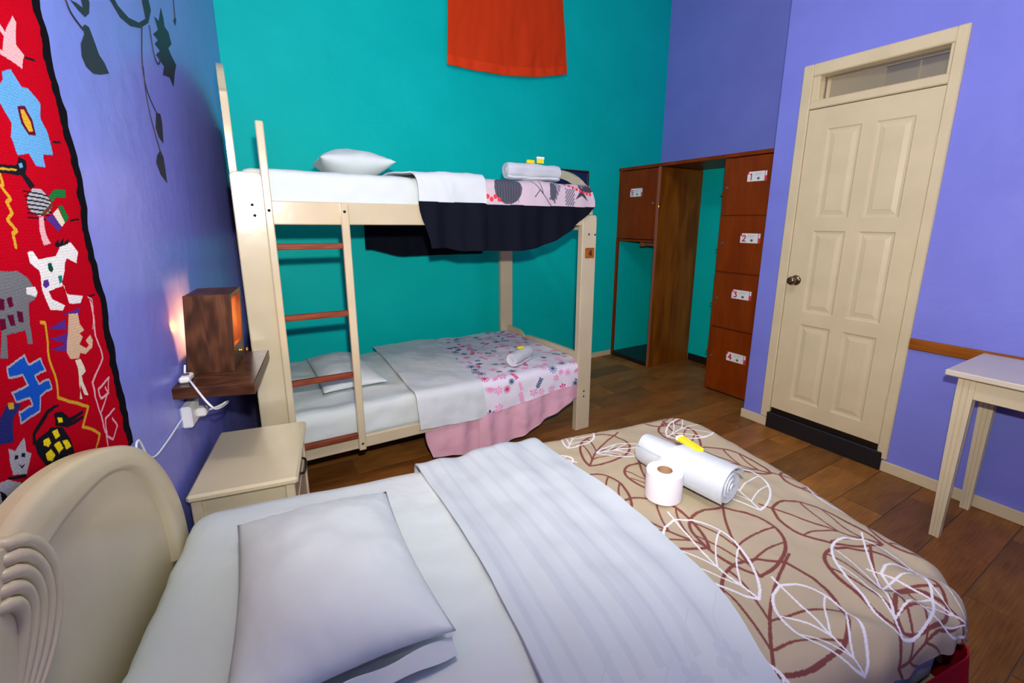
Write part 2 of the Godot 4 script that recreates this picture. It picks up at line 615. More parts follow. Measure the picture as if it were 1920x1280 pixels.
func build_room() -> void:
	# left wall, out of square
	struct("wall_left", "purple painted wall with the woven tapestry hung on it", "wall", bx(V(-0.15, 0, -0.6), V(0, 3.9, 5.2), Vector3.ZERO, 0.0), M.purple, Vector3.ZERO, true)
	struct("wall_back", "teal painted wall behind the bunk bed", "wall", bx(V(-0.2, 0, -0.15), V(4.2, 3.9, 0), V(1.5, 0, 0), 0.0), M.teal, V(1.5, 0, 0))
	struct("wall_recess", "purple wall set back above the lockers", "wall", bx(V(4.006, 1.98, -0.1), V(4.15, 3.9, 1.95), V(4.08, 1.98, 0.9), 0.0), M.purple, V(4.08, 1.98, 0.9))
	struct("wall_recess_lower", "teal wall inside the locker bay", "wall", bx(V(4.006, 0, -0.1), V(4.15, 1.98, 1.95), V(4.08, 0, 0.9), 0.0), M.teal, V(4.08, 0, 0.9))
	var m := MB.new(V(3.2, 0, 2.4))
	m.box(V(3.132, 0, 1.807), V(3.272, 3.9, 1.99), 0.0)
	m.box(V(3.132, 2.37, 1.99), V(3.272, 3.9, 2.70), 0.0)
	m.box(V(3.132, 0, 2.70), V(3.272, 3.9, 4.9), 0.0)
	struct("wall_right", "purple painted wall around the cream door", "wall", m.done(), M.purple, V(3.2, 0, 2.4))
	struct("wall_return", "short purple wall closing the locker recess", "wall", bx(V(3.272, 0, 1.807), V(4.15, 3.9, 1.93), V(3.7, 0, 1.87), 0.0), M.purple, V(3.7, 0, 1.87))
	struct("wall_rear", "purple wall behind the photographer", "wall", bx(V(-1.2, 0, 4.8), V(3.3, 3.9, 4.95), V(1, 0, 4.9), 0.0), M.purple, V(1, 0, 4.9))
	struct("ceiling", "white painted ceiling", "ceiling", bx(V(-1.3, 3.9, -0.2), V(4.6, 4.05, 5.0), V(1.5, 3.9, 2.4), 0.0), M.ceil, V(1.5, 3.9, 2.4))
	# passage seen through the pane over the door
	m = MB.new(V(4.2, 0, 3.2))
	m.box(V(4.2, -0.05, 1.9), V(4.32, 3.9, 2.16), 0.0)
	m.box(V(4.23, -0.05, 2.16), V(4.35, 3.9, 4.95), 0.0)
	m.box(V(3.272, -0.05, 4.8), V(4.35, 3.9, 4.95), 0.0)
	m.box(V(3.272, -0.05, 1.93), V(4.2, 3.9, 1.96), 0.0)
	struct("wall_passage", "drab olive beige wall seen through the pane above the door", "wall", m.done(), M.beige, V(4.2, 0, 3.2))
	struct("ceiling_passage", "dark brown boards seen through the pane above the door", "ceiling", bx(V(3.272, 2.59, 1.93), V(4.2, 2.66, 4.8), V(3.7, 2.6, 3.2), 0.0), M.dark_frame, V(3.7, 2.6, 3.2))

	var pl := thing("passage_lamp", "small glowing globe lamp in the passage behind the door", "lamp", V(3.75, 2.59, 3.9))
	m = MB.new()
	m.lathe(PackedVector2Array([Vector2(0, 0), Vector2(0.05, 0), Vector2(0.05, 0), Vector2(0.045, -0.02), Vector2(0.03, -0.025)]), Vector3.ZERO)
	part("mount", m.done(), M.steel, pl)
	m = MB.new()
	m.lathe(PackedVector2Array([Vector2(0, -0.02), Vector2(0.04, -0.03), Vector2(0.07, -0.06), Vector2(0.08, -0.095), Vector2(0.07, -0.13), Vector2(0.04, -0.16), Vector2(0, -0.172)]), Vector3.ZERO)
	var gm := mat(Color(0.95, 0.9, 0.8), 0.4)
	gm.emission_enabled = true
	gm.emission = Color(1.0, 0.9, 0.72)
	gm.emission_energy_multiplier = 2.0
	part("globe", m.done(), gm, pl)
	var ol := OmniLight3D.new()
	ol.name = "passage_glow"
	ol.light_color = Color(1.0, 0.92, 0.76)
	ol.light_energy = 1.2
	ol.light_size = 0.07
	ol.omni_range = 12.0
	ol.omni_attenuation = 2.0
	ol.shadow_enabled = true
	ol.position = V(0, -0.095, 0)
	pl.add_child(ol)

	# floor of long wood-look tiles, each a piece of its own
	var fl := thing("floor", "brown wood-look tile floor with thin grey joints", "floor", Vector3.ZERO, false, "", "structure")
	part("subfloor", bx(V(-1.3, -0.1, -0.1), V(4.4, -0.004, 5.0), Vector3.ZERO, 0.0), M.grout, fl)
	var mats := []
	for k in 5:
		var tm := StandardMaterial3D.new()
		tm.albedo_texture = img_tex(M.floor_img) if k == 0 else mats[0].albedo_texture
		tm.albedo_color = [Color(0.95, 0.93, 0.9), Color(0.86, 0.84, 0.82), Color(1, 0.97, 0.92), Color(0.9, 0.84, 0.8), Color(0.8, 0.79, 0.8)][k]
		tm.roughness = 0.42
		tm.metallic_specular = 0.35
		mats.append(tm)
	var meshes := {}
	for row in 25:
		var z0 := 0.129 + 0.2 * row - 0.2
		var off := 0.05 if row % 2 == 0 else -0.265
		for k in 9:
			var x0 := -1.2 + off + 0.628 * k
			if x0 > 4.0 or z0 > 4.7:
				continue
			if z0 > 1.7 and x0 > 3.1:
				continue
			var lw_x := -tan(-AL) * (z0 + 0.2)
			if x0 + 0.628 < lw_x - 0.05:
				continue
			var vr := (row * 7 + k * 3 + row * k) % 6
			if not meshes.has(vr):
				var b := MB.new()
				var u0 := 0.13 * vr
				var v0 := 0.37 * vr
				var e := 0.0022
				var c := [V(e, 0, e), V(0.628 - e, 0, e), V(0.628 - e, 0, 0.2 - e), V(e, 0, 0.2 - e)]
				var d := [V(e - 0.0012, -0.008, e - 0.0012), V(0.628 - e + 0.0012, -0.008, e - 0.0012), V(0.628 - e + 0.0012, -0.008, 0.2 - e + 0.0012), V(e - 0.0012, -0.008, 0.2 - e + 0.0012)]
				var uv := [Vector2(u0, v0), Vector2(u0, v0 + 0.9), Vector2(u0 + 0.36, v0 + 0.9), Vector2(u0 + 0.36, v0)]
				b.quad(c[0], c[1], c[2], c[3], Vector3.UP, uv[0], uv[1], uv[2], uv[3])
				for i in 4:
					var j := (i + 1) % 4
					b.quad(c[i], c[j], d[j], d[i], (c[i] + c[j]) * 0.5 - V(0.314, 0, 0.1), uv[i], uv[j], uv[j], uv[i])
				meshes[vr] = b.done()
			part("plank_tile", meshes[vr], mats[(row * 3 + k * 2 + (row / 2) * k) % 5], fl, V(x0, 0, z0))

	# skirtings and the chair rail
	struct("baseboard_back", "cream skirting along the foot of the teal wall", "skirting", bx(V(0.0, 0, 0), V(3.392, 0.055, 0.012), V(1.7, 0, 0), 0.003), M.base, V(1.7, 0, 0))
	struct("baseboard_right", "cream skirting between the door and the room corner under the table", "skirting", bx(V(3.116, 0, 2.718), V(3.132, 0.066, 4.8), V(3.12, 0, 3.7), 0.003), M.base, V(3.12, 0, 3.7))
	struct("baseboard_right", "short piece of cream skirting left of the door", "skirting", bx(V(3.116, 0, 1.795), V(3.132, 0.066, 1.998), V(3.12, 0, 1.9), 0.003), M.base, V(3.12, 0, 1.9))
	struct("baseboard_recess", "black skirting on the teal wall inside the locker bay", "skirting", bx(V(3.99, 0, 0.58), V(4.006, 0.075, 1.24), V(4.0, 0, 0.9), 0.003), M.black_paint, V(4.0, 0, 0.9))
	struct("baseboard_left", "cream skirting along the purple tapestry wall", "skirting", bx(V(0, 0, 0.02), V(0.014, 0.06, 4.9), V(0, 0, 2.4), 0.003), M.base, V(0, 0, 2.4), true)
	m = MB.new(V(3.12, 0.8, 3.7))
	m.prism(PackedVector2Array([Vector2(0, 0.770), Vector2(0.014, 0.770), Vector2(0.02, 0.776), Vector2(0.02, 0.822), Vector2(0.012, 0.831), Vector2(0, 0.831)]), V(3.132, 0, 0), V(-1, 0, 0), Vector3.UP, V(0, 0, 1), 2.743, 4.8)
	struct("trim_1", "orange-brown wooden chair rail on the purple wall beside the door", "chair rail", m.done(), M.rail_wood, V(3.12, 0.8, 3.7))


func frustum_panel(m: MB, x: float, y0: float, y1: float, z0: float, z1: float) -> void:
	# a raised field in a sunk panel, facing -x; x is the face of the stiles
	var o := V(-1, 0, 0)
	var rings := [[0.0, 0.0], [0.008, 0.007], [0.02, 0.009], [0.045, 0.003], [0.047, 0.001]]
	for i in rings.size() - 1:
		var a: float = rings[i][0]
		var b: float = rings[i + 1][0]
		var da: float = x + rings[i][1]
		var db: float = x + rings[i + 1][1]
		var A := [V(da, y0 + a, z0 + a), V(da, y1 - a, z0 + a), V(da, y1 - a, z1 - a), V(da, y0 + a, z1 - a)]
		var B := [V(db, y0 + b, z0 + b), V(db, y1 - b, z0 + b), V(db, y1 - b, z1 - b), V(db, y0 + b, z1 - b)]
		for k in 4:
			m.quad(A[k], A[(k + 1) % 4], B[(k + 1) % 4], B[k], o)
	var c := 0.047
	m.quad(V(x + 0.001, y0 + c, z0 + c), V(x + 0.001, y1 - c, z0 + c), V(x + 0.001, y1 - c, z1 - c), V(x + 0.001, y0 + c, z1 - c), o)

func build_door() -> void:
	var org := V(3.132, 0, 2.345)
	var d := thing("door_1", "cream six-panel door with a narrow pane above it", "door", org, false, "", "structure")
	var m := MB.new(org)
	var fx := 3.114
	m.box(V(fx, 0.069, 1.948), V(3.275, 2.418, 2.010), 0.006)
	m.box(V(fx, 0.075, 2.688), V(3.275, 2.418, 2.741), 0.006)
	m.box(V(fx + 0.0005, 2.345, 2.008), V(3.2745, 2.4175, 2.690), 0.006)
	m.box(V(fx + 0.004, 2.155, 2.008), V(3.2745, 2.205, 2.690), 0.006)
	m.box(V(fx + 0.012, 2.2, 2.008), V(3.26, 2.35, 2.052), 0.004)       # inner casing of the pane
	m.box(V(fx + 0.012, 2.2, 2.672), V(3.26, 2.35, 2.690), 0.004)
	part("door_frame", m.done(), M.door, d)
	part("transom_pane", bx(V(3.19, 2.2, 2.05), V(3.194, 2.348, 2.675), org, 0.0), M.glass, d)
	m = MB.new(org)
	m.box(V(3.186, 2.335, 2.052), V(3.2, 2.347, 2.672), 0.002)
	m.box(V(3.186, 2.2, 2.052), V(3.2, 2.347, 2.060), 0.002)
	part("pane_bead", m.done(), M.steel, d)
	# the leaf: stiles and rails left standing around six sunk panels
	m = MB.new(org)
	var lx := 3.128
	var ys := [0.155, 0.257, 0.793, 0.878, 1.411, 1.490, 2.027, 2.150]
	var zs := [2.013, 2.135, 2.323, 2.396, 2.581, 2.685]
	m.box(V(lx + 0.01, 0.155, 2.013), V(lx + 0.04, 2.15, 2.685), 0.002)
	for i in 7:
		for j in 5:
			var is_panel: bool = (i == 1 or i == 3 or i == 5) and (j == 1 or j == 3)
			if not is_panel:
				m.quad(V(lx, ys[i], zs[j]), V(lx, ys[i + 1], zs[j]), V(lx, ys[i + 1], zs[j + 1]), V(lx, ys[i], zs[j + 1]), V(-1, 0, 0))
	for q in [[0.155, 2.013, 2.15, 2.013], [0.155, 2.685, 2.15, 2.685]]:
		m.quad(V(lx, q[0], q[1]), V(lx, q[2], q[3]), V(lx + 0.012, q[2], q[3]), V(lx + 0.012, q[0], q[1]), V(0, 0, q[1] - 2.345))
	m.quad(V(lx, 0.155, 2.013), V(lx, 0.155, 2.685), V(lx + 0.012, 0.155, 2.685), V(lx + 0.012, 0.155, 2.013), V(0, -1, 0))
	m.quad(V(lx, 2.15, 2.013), V(lx, 2.15, 2.685), V(lx + 0.012, 2.15, 2.685), V(lx + 0.012, 2.15, 2.013), V(0, 1, 0))
	var leaf := part("leaf", m.done(), M.door, d)
	for i in [1, 3, 5]:
		for j in [1, 3]:
			var pm := MB.new(org)
			frustum_panel(pm, lx, ys[i], ys[i + 1], zs[j], zs[j + 1])
			part("panel", pm.done(), M.door, leaf)
	m = MB.new(org)
	m.lathe(PackedVector2Array([Vector2(0, 0), Vector2(0.033, 0), Vector2(0.033, 0), Vector2(0.034, 0.004), Vector2(0.028, 0.011), Vector2(0.014, 0.014), Vector2(0.011, 0.034), Vector2(0.019, 0.04), Vector2(0.027, 0.05), Vector2(0.028, 0.06), Vector2(0.023, 0.07), Vector2(0.012, 0.074), Vector2(0, 0.0745)]), V(lx, 1.083, 2.069), V(-1, 0, 0))
	var knob := part("knob", m.done(), M.bronze, leaf)
	knob.set_meta("label", "bronze round door knob")
	for y in [1.87, 1.15, 0.42]:
		m = MB.new(org)
		m.tube(PackedVector3Array([V(lx - 0.003, y - 0.045, 2.687), V(lx - 0.003, y + 0.045, 2.687)]), 0.006, 8)
		part("hinge", m.done(), M.door, d)
	m = MB.new(org)
	m.box(V(3.108, 0, 1.999), V(3.27, 0.117, 2.717), 0.005)
	part("threshold", m.done(), M.black_paint, d)
	part("bottom_strip", bx(V(3.14, 0.117, 2.011), V(3.2, 0.156, 2.687), org, 0.001), M.dark_metal, d)


# ---------------------------------------------------------------- lockers
const STROKES := {"1": "30,10 50,0 50,100", "2": "10,20 30,2 60,4 74,24 64,50 12,98 78,98", "3": "10,8 68,8 36,42 66,50 74,74 54,97 10,92", "4": "58,100 58,2 8,68 84,68", "5": "74,4 18,4 14,46 50,40 76,60 66,92 12,94"}

func card_material(digit: String) -> StandardMaterial3D:
	var img := Image.create(192, 92, false, Image.FORMAT_RGB8)
	img.fill(Color8(240, 240, 240))
	var red := Color8(214, 30, 44)
	img.fill_rect(Rect2i(0, 0, 14, 26), red)
	img.fill_rect(Rect2i(174, 44, 18, 48), red)
	img.fill_rect(Rect2i(170, 0, 8, 92), Color8(236, 120, 130))
	var p := PackedVector2Array()
	for w in String(STROKES[digit]).split(" "):
		var q := w.split(",")
		p.append(Vector2(18 + float(q[0]) * 0.42, 20 + float(q[1]) * 0.56))
	stroke(img, p, 11.0, red)
	for k in 3:
		img.fill_rect(Rect2i(72, 16 + k * 9, 78 - k * 8, 3), Color8(190, 192, 196))
	for k in 6:
		disc(img, Vector2(112, 66) + Vector2(9, 0).rotated(TAU * k / 6), 6, 5, Color8(60, 104, 40) if k % 2 else Color8(190, 170, 30))
	disc(img, Vector2(112, 66), 5, 5, Color8(40, 50, 30))
	var m := mat(Color.WHITE, 0.35)
	m.albedo_texture = img_tex(img)
	return m

func locker_door(unit: Node3D, org: Vector3, digit: String, y0: float, y1: float, z0: float, z1: float, card: Vector4, lock: Vector2) -> void:
	var x := 3.398
	var d := part("door", bx(V(x, y0 + 0.003, z0 + 0.002), V(x + 0.018, y1 - 0.003, z1 - 0.002), org, 0.0025), M.locker, unit)
	var m := MB.new(org)
	var f := x - 0.0015
	m.quad(V(f, card.w, card.x), V(f, card.z, card.x), V(f, card.z, card.y), V(f, card.w, card.y), V(-1, 0, 0), Vector2(0, 1), Vector2(0, 0), Vector2(1, 0), Vector2(1, 1))
	for e in [[V(f, card.z, card.x), V(f, card.z, card.y), V(0, 1, 0)], [V(f, card.w, card.x), V(f, card.w, card.y), V(0, -1, 0)], [V(f, card.w, card.x), V(f, card.z, card.x), V(0, 0, -1)], [V(f, card.w, card.y), V(f, card.z, card.y), V(0, 0, 1)]]:
		m.quad(e[0], e[1], e[1] + V(0.0015, 0, 0), e[0] + V(0.0015, 0, 0), e[2], Vector2(0.5, 0.05), Vector2(0.5, 0.05), Vector2(0.5, 0.05), Vector2(0.5, 0.05))
	var c := part("number_card", m.done(), card_material(digit), d)
	c.set_meta("label", "white card with a red number " + digit)
	m = MB.new(org)
	m.lathe(PackedVector2Array([Vector2(0, 0), Vector2(0.012, 0), Vector2(0.012, 0), Vector2(0.012, 0.004), Vector2(0.009, 0.007), Vector2(0.009, 0.007), Vector2(0, 0.006)]), V(x, lock.x, lock.y), V(-1, 0, 0), 16)
	part("lock", m.done(), M.steel, d)

func build_lockers() -> void:
	var x := 3.398
	var back := 4.004
	# column by the teal wall: one door above an open bay
	var org := V(3.7, 0, 0.29)
	var a := thing("locker_cabinet", "reddish brown locker column against the teal wall with an open lower bay", "locker", org)
	part("side_panel", bx(V(x, 0, 0.545), V(back, 1.965, 0.569), org, 0.002), M.locker_side, a)
	part("front_stile", bx(V(x, 0, 0.001), V(x + 0.03, 1.29, 0.026), org, 0.002), M.locker, a)
	part("front_edge", bx(V(x - 0.004, 0, 0.541), V(x, 1.965, 0.571), org, 0.001), M.locker_edge, a)
	part("shelf", bx(V(x + 0.01, 1.262, 0.024), V(back, 1.284, 0.544), org, 0.002), M.locker, a)
	part("cross_rail", bx(V(x + 0.10, 1.222, 0.30), V(x + 0.125, 1.25, 0.544), org, 0.002), M.locker_edge, a)
	part("rail_block", bx(V(x + 0.09, 1.212, 0.262), V(x + 0.135, 1.258, 0.306), org, 0.004), M.locker_edge, a)
	part("plinth", bx(V(x + 0.002, 0, 0.024), V(back, 0.05, 0.544), org, 0.004), M.black_paint, a)
	locker_door(a, org, "5", 1.288, 1.963, 0.004, 0.539, Vector4(0.180, 0.345, 1.784, 1.705), Vector2(1.635, 0.491))
	var m := MB.new(org)
	m.box(V(x - 0.012, 1.594, 0.560), V(x + 0.012, 1.612, 0.578), 0.003)
	part("latch", m.done(), M.brass, a)
	# column of four numbered doors
	org = V(3.7, 0, 1.52)
	var b := thing("locker_cabinet", "reddish brown locker column with four numbered doors beside the cream door", "locker", org)
	part("side_panel", bx(V(x + 0.02, 0.012, 1.244), V(back, 1.965, 1.262), org, 0.002), M.locker, b)
	part("side_panel", bx(V(x + 0.02, 0.012, 1.782), V(back, 1.965, 1.804), org, 0.002), M.locker, b)
	part("back_board", bx(V(back - 0.02, 0.012, 1.262), V(back, 1.96, 1.782), org, 0.0), M.locker, b)
	part("plinth", bx(V(x + 0.024, 0, 1.25), V(back, 0.012, 1.80), org, 0.0), M.black_paint, b)
	for y in [0.582, 1.054, 1.513]:
		part("shelf", bx(V(x + 0.02, y - 0.008, 1.262), V(back - 0.02, y + 0.008, 1.782), org, 0.001), M.locker, b)
	locker_door(b, org, "1", 1.514, 1.963, 1.244, 1.804, Vector4(1.455, 1.612, 1.843, 1.770), Vector2(1.734, 1.287))
	locker_door(b, org, "2", 1.054, 1.513, 1.244, 1.804, Vector4(1.450, 1.617, 1.376, 1.301), Vector2(1.289, 1.289))
	locker_door(b, org, "3", 0.583, 1.050, 1.244, 1.804, Vector4(1.426, 1.598, 0.921, 0.847), Vector2(0.830, 1.290))
	locker_door(b, org, "4", 0.014, 0.577, 1.244, 1.804, Vector4(1.438, 1.613, 0.390, 0.315), Vector2(0.315, 1.288))
	for y in [1.696, 1.233, 0.773, 0.341]:
		m = MB.new(org)
		m.box(V(x + 0.02, y - 0.012, 1.226), V(x + 0.045, y + 0.012, 1.244), 0.003)
		m.box(V(x + 0.004, y - 0.006, 1.222), V(x + 0.03, y + 0.006, 1.236), 0.003)
		part("latch", m.done(), M.brass, b)
	# board across the top of both columns
	org = V(3.7, 1.965, 0.9)
	m = MB.new(org)
	m.box(V(x - 0.006, 1.966, 0.001), V(x + 0.02, 1.996, 1.805), 0.003)
	m.box(V(x + 0.02, 1.97, 0.001), V(back, 1.99, 1.805), 0.002)
	solo("locker_top_board", "long brown board laid across the tops of both locker columns", "board", m.done(), M.locker, org)


# ---------------------------------------------------------------- bunk bed
func bolt(m: MB, at: Vector3, ax: Vector3) -> void:
	m.lathe(PackedVector2Array([Vector2(0, 0), Vector2(0.0065, 0), Vector2(0.0065, 0), Vector2(0.0065, 0.002), Vector2(0.003, 0.003), Vector2(0.003, 0.003), Vector2(0.0022, 0.001), Vector2(0, 0.001)]), at, ax, 12)

func rounded(x0: float, y0: float, x1: float, y1: float, r: float) -> PackedVector2Array:
	var p := PackedVector2Array([Vector2(x0, y0), Vector2(x1, y0)])
	for k in 5:
		var a := PI * 0.5 * k / 4.0
		p.append(Vector2(x1 - r + r * cos(a), y1 - r + r * sin(a)))
	for k in 5:
		var a := PI * 0.5 * (1.0 + k / 4.0)
		p.append(Vector2(x0 + r + r * cos(a), y1 - r + r * sin(a)))
	return p

func build_bunk() -> void:
	var org := V(0.98, 0, 0.79)
	var b := thing("bunk_bed", "cream painted wooden bunk bed with a ladder and arched end boards", "bunk bed", org)
	var X := V(1, 0, 0)
	var Y := Vector3.UP
	var Z := V(0, 0, 1)
	for q in [[-0.031, 0.088, 1.300, 1.345, 1.652, 0.02], [1.868, 1.985, 1.300, 1.345, 1.497, 0.02], [-0.031, 0.088, 0.200, 0.240, 1.652, 0.02], [1.868, 1.985, 0.200, 0.240, 1.497, 0.02]]:
		var m := MB.new(org)
		m.prism(rounded(q[0], 0.0, q[1], q[4], q[5]), Vector3.ZERO, X, Y, Z, q[2], q[3], 0.004)
		part("post", m.done(), M.bunk, b)
	part("upper_rail", bx(V(0.086, 1.431, 1.312), V(1.870, 1.535, 1.338), org), M.bunk, b)
	part("upper_rail", bx(V(0.086, 1.431, 0.206), V(1.870, 1.535, 0.232), org), M.bunk, b)
	part("lower_rail", bx(V(0.086, 0.258, 1.312), V(1.870, 0.325, 1.338), org), M.bunk, b)
	part("lower_rail", bx(V(0.086, 0.258, 0.206), V(1.870, 0.325, 0.232), org), M.bunk, b)
	for y in [1.445, 0.272]:
		for k in 9:
			part("slat", bx(V(0.12 + k * 0.2, y, 0.234), V(0.20 + k * 0.2, y + 0.018, 1.310), org, 0.002), M.rung, b)
	# end boards
	var hp := PackedVector2Array([Vector2(0.24, 1.36), Vector2(1.30, 1.36)])
	hp.append_array(spline2(PackedVector2Array([Vector2(1.335, 1.66), Vector2(1.335, 1.94), Vector2(1.26, 1.99), Vector2(1.13, 2.10), Vector2(0.97, 2.16), Vector2(0.79, 2.18), Vector2(0.61, 2.16), Vector2(0.45, 2.10), Vector2(0.32, 1.99), Vector2(0.245, 1.94), Vector2(0.245, 1.66)]), 5))
	var m := MB.new(org)
	m.prism(hp, V(0, 0, 0), Z, Y, X, -0.028, 0.0, 0.003)
	part("upper_headboard", m.done(), M.bunk, b)
	m = MB.new(org)
	m.prism(PackedVector2Array([Vector2(0.241, 0.26), Vector2(1.299, 0.26), Vector2(1.299, 0.72), Vector2(0.241, 0.72)]), Vector3.ZERO, Z, Y, X, -0.02, 0.008, 0.003)
	part("lower_headboard", m.done(), M.bunk, b)
	var arch := PackedVector2Array()
	for k in 25:
		var a := PI * k / 24.0
		arch.append(Vector2(0.79 + 0.545 * cos(a), 1.50 + 0.325 * pow(sin(a), 0.8)))
	for k in 25:
		var a := PI * (1.0 - k / 24.0)
		arch.append(Vector2(0.79 + 0.488 * cos(a), 1.50 + 0.272 * pow(sin(a), 0.8)))
	m = MB.new(org)
	m.prism(arch, Vector3.ZERO, Z, Y, X, 1.925, 1.957, 0.003)
	part("upper_foot_arch", m.done(), M.bunk, b)
	part("upper_end_rail", bx(V(1.93, 1.40, 0.240), V(1.956, 1.50, 1.30), org), M.bunk, b)
	var fp := PackedVector2Array([Vector2(1.299, 0.24), Vector2(1.299, 0.545)])
	fp.append_array(spline2(PackedVector2Array([Vector2(1.2, 0.548), Vector2(0.95, 0.545), Vector2(0.66, 0.536), Vector2(0.575, 0.53), Vector2(0.535, 0.503), Vector2(0.49, 0.525), Vector2(0.43, 0.548), Vector2(0.34, 0.552), Vector2(0.241, 0.548)]), 4))
	fp.append(Vector2(0.241, 0.24))
	m = MB.new(org)
	m.prism(fp, Vector3.ZERO, Z, Y, X, 1.928, 1.956, 0.003)
	part("lower_footboard", m.done(), M.bunk, b)
	# ladder on the front
	part("ladder_stile", bx(V(0.084, 0.04, 1.345), V(0.115, 1.858, 1.375), org), M.bunk, b)
	part("ladder_stile", bx(V(0.396, 0.262, 1.345), V(0.432, 1.531, 1.373), org), M.bunk, b)
	for y in [1.333, 1.004, 0.683, 0.346]:
		part("rung", bx(V(0.113, y - 0.014, 1.342), V(0.398, y + 0.014, 1.37), org, 0.004), M.rung, b)
	for q in [V(0.040, 1.515, 1.345), V(0.045, 1.470, 1.345), V(0.100, 1.492, 1.375), V(0.412, 1.492, 1.373), V(0.414, 0.300, 1.373), V(1.925, 0.29, 1.345), V(1.925, 0.25, 1.345), V(1.920, 1.375, 1.345), V(1.972, 1.372, 1.345)]:
		m = MB.new(org)
		bolt(m, q, Z)
		part("bolt", m.done(), M.dark_metal, b)
	m = MB.new(org)
	m.prism(rounded(1.893, 1.222, 1.966, 1.288, 0.006), Vector3.ZERO, X, Y, Z, 1.345, 1.353, 0.002)
	var pl := part("number_plaque", m.done(), M.rail_wood, b)
	pl.set_meta("label", "small brown wooden plaque with a dark number 4")
	var tm := TextMesh.new()
	var sf := SystemFont.new()
	sf.font_names = PackedStringArray(["Droid Sans"])
	sf.font_weight = 700
	tm.font = sf
	tm.text = "4"
	tm.font_size = 32
	tm.pixel_size = 0.0016
	tm.depth = 0.003
	part("digit", tm, M.dark_frame, pl, V(1.930, 1.254, 1.3545) - org)


# ---------------------------------------------------------------- cloth
# lays a flat cloth over a block: p is a place on the flat cloth, the block's top spans lo..hi (edge radius r)
func cover(p: Vector2, lo: Vector2, hi: Vector2, y: float, r: float, flare: float, fold: float, waves: float, ph := 0.0, plan := 0.0) -> Vector3:
	var R := maxf(r, plan)                 # plan: radius of the block's corners seen from above
	var c := p.clamp(lo + Vector2.ONE * R, hi - Vector2.ONE * R)
	var d := p - c
	var L := d.length() - (R - r)
	if L < 1e-5:
		return V(p.x, y, p.y)
	var n := d.normalized()
	c += n * (R - r)
	var q := r * PI * 0.5
	var h: float
	var dy: float
	if L < q:
		h = r * sin(L / r)
		dy = -r * (1.0 - cos(L / r))
	else:
		h = r + (L - q) * flare
		dy = -r - (L - q) * sqrt(1.0 - flare * flare)
	var s := p.x * absf(n.y) + p.y * absf(n.x) + atan2(n.y, n.x) * 0.35
	var drop := clampf((-dy - r * 0.5) / 0.15, 0.0, 1.6)
	h += fold * drop * (sin(s * waves + ph) * 0.6 + 0.4 * sin(s * waves * 2.3 + ph * 2.0))
	return V(c.x + n.x * h, y + dy, c.y + n.y * h)

func pillow_mesh(corners: Array, y: float, high: float, sd: int, org: Vector3, floor_flat := 0.45) -> ArrayMesh:
	var nz := noise(sd, 3.0, 3)
	var m := MB.new(org)
	var n := 36
	var P := func(i: int, j: int, s: float) -> Vector3:
		var u := i / float(n) * 2.0 - 1.0
		var v := j / float(n) * 2.0 - 1.0
		var uu := u * (1.0 - 0.075 * (1.0 - v * v) * absf(u))
		var vv := v * (1.0 - 0.075 * (1.0 - u * u) * absf(v))
		var a := (uu + 1.0) * 0.5
		var b := (vv + 1.0) * 0.5
		var g: Vector2 = corners[0].lerp(corners[1], a).lerp(corners[3].lerp(corners[2], a), b)
		var e := pow(maxf(0.0, 1.0 - u * u), 0.55) * pow(maxf(0.0, 1.0 - v * v), 0.55)
		var crease := nz.get_noise_2d(g.x * 1.6, g.y * 1.6) * 0.012 * e + nz.get_noise_2d(g.x * 5.0 + u, g.y * 5.0) * 0.006 * (1.0 - e) * minf(1.0, e * 6.0)
		var hh := high * e
		return V(g.x, y + (floor_flat * high if s > 0.0 else floor_flat * high) + s * hh * ((1.0 - floor_flat) if s > 0.0 else floor_flat) + crease * (1.0 if s > 0.0 else 0.2), g.y)
	m.smooth(0)
	for s in [1.0, -1.0]:
		for i in n:
			for j in n:
				m.quad(P.call(i, j, s), P.call(i + 1, j, s), P.call(i + 1, j + 1, s), P.call(i, j + 1, s), V(0, s, 0))
	return m.done()

# a towel rolled up: a spiral strip along «ax»
func towel_mesh(c: Vector3, ax: Vector3, length: float, radius: float, turns: float, org: Vector3, sd: int, squash := 1.0) -> ArrayMesh:
	var nz := noise(sd, 6.0, 3)
	ax = ax.normalized()
	var u := ax.cross(Vector3.UP).normalized()
	var w := u.cross(ax)
	var m := MB.new(org)
	var th := radius / (turns + 0.6) * 0.86
	var f := func(a: float, b: float) -> Vector3:
		var ang := TAU * turns * a - 0.9
		var r := lerpf(radius * 0.16, radius, a)
		var bb := (b - 0.5)
		r *= 1.0 - 0.12 * pow(absf(bb) * 2.0, 6.0)
		var p := c + ax * (bb * length * (1.0 + 0.03 * (1.0 - a))) + (u * cos(ang) + w * sin(ang) * squash) * r
		return p + (u * cos(ang) + w * sin(ang)) * nz.get_noise_3dv(p) * radius * 0.16
	var am := TAU * turns * 0.5 - 0.9
	m.sheet(f, int(26 * turns), 16, th, u * cos(am) + w * sin(am))
	return m.done()


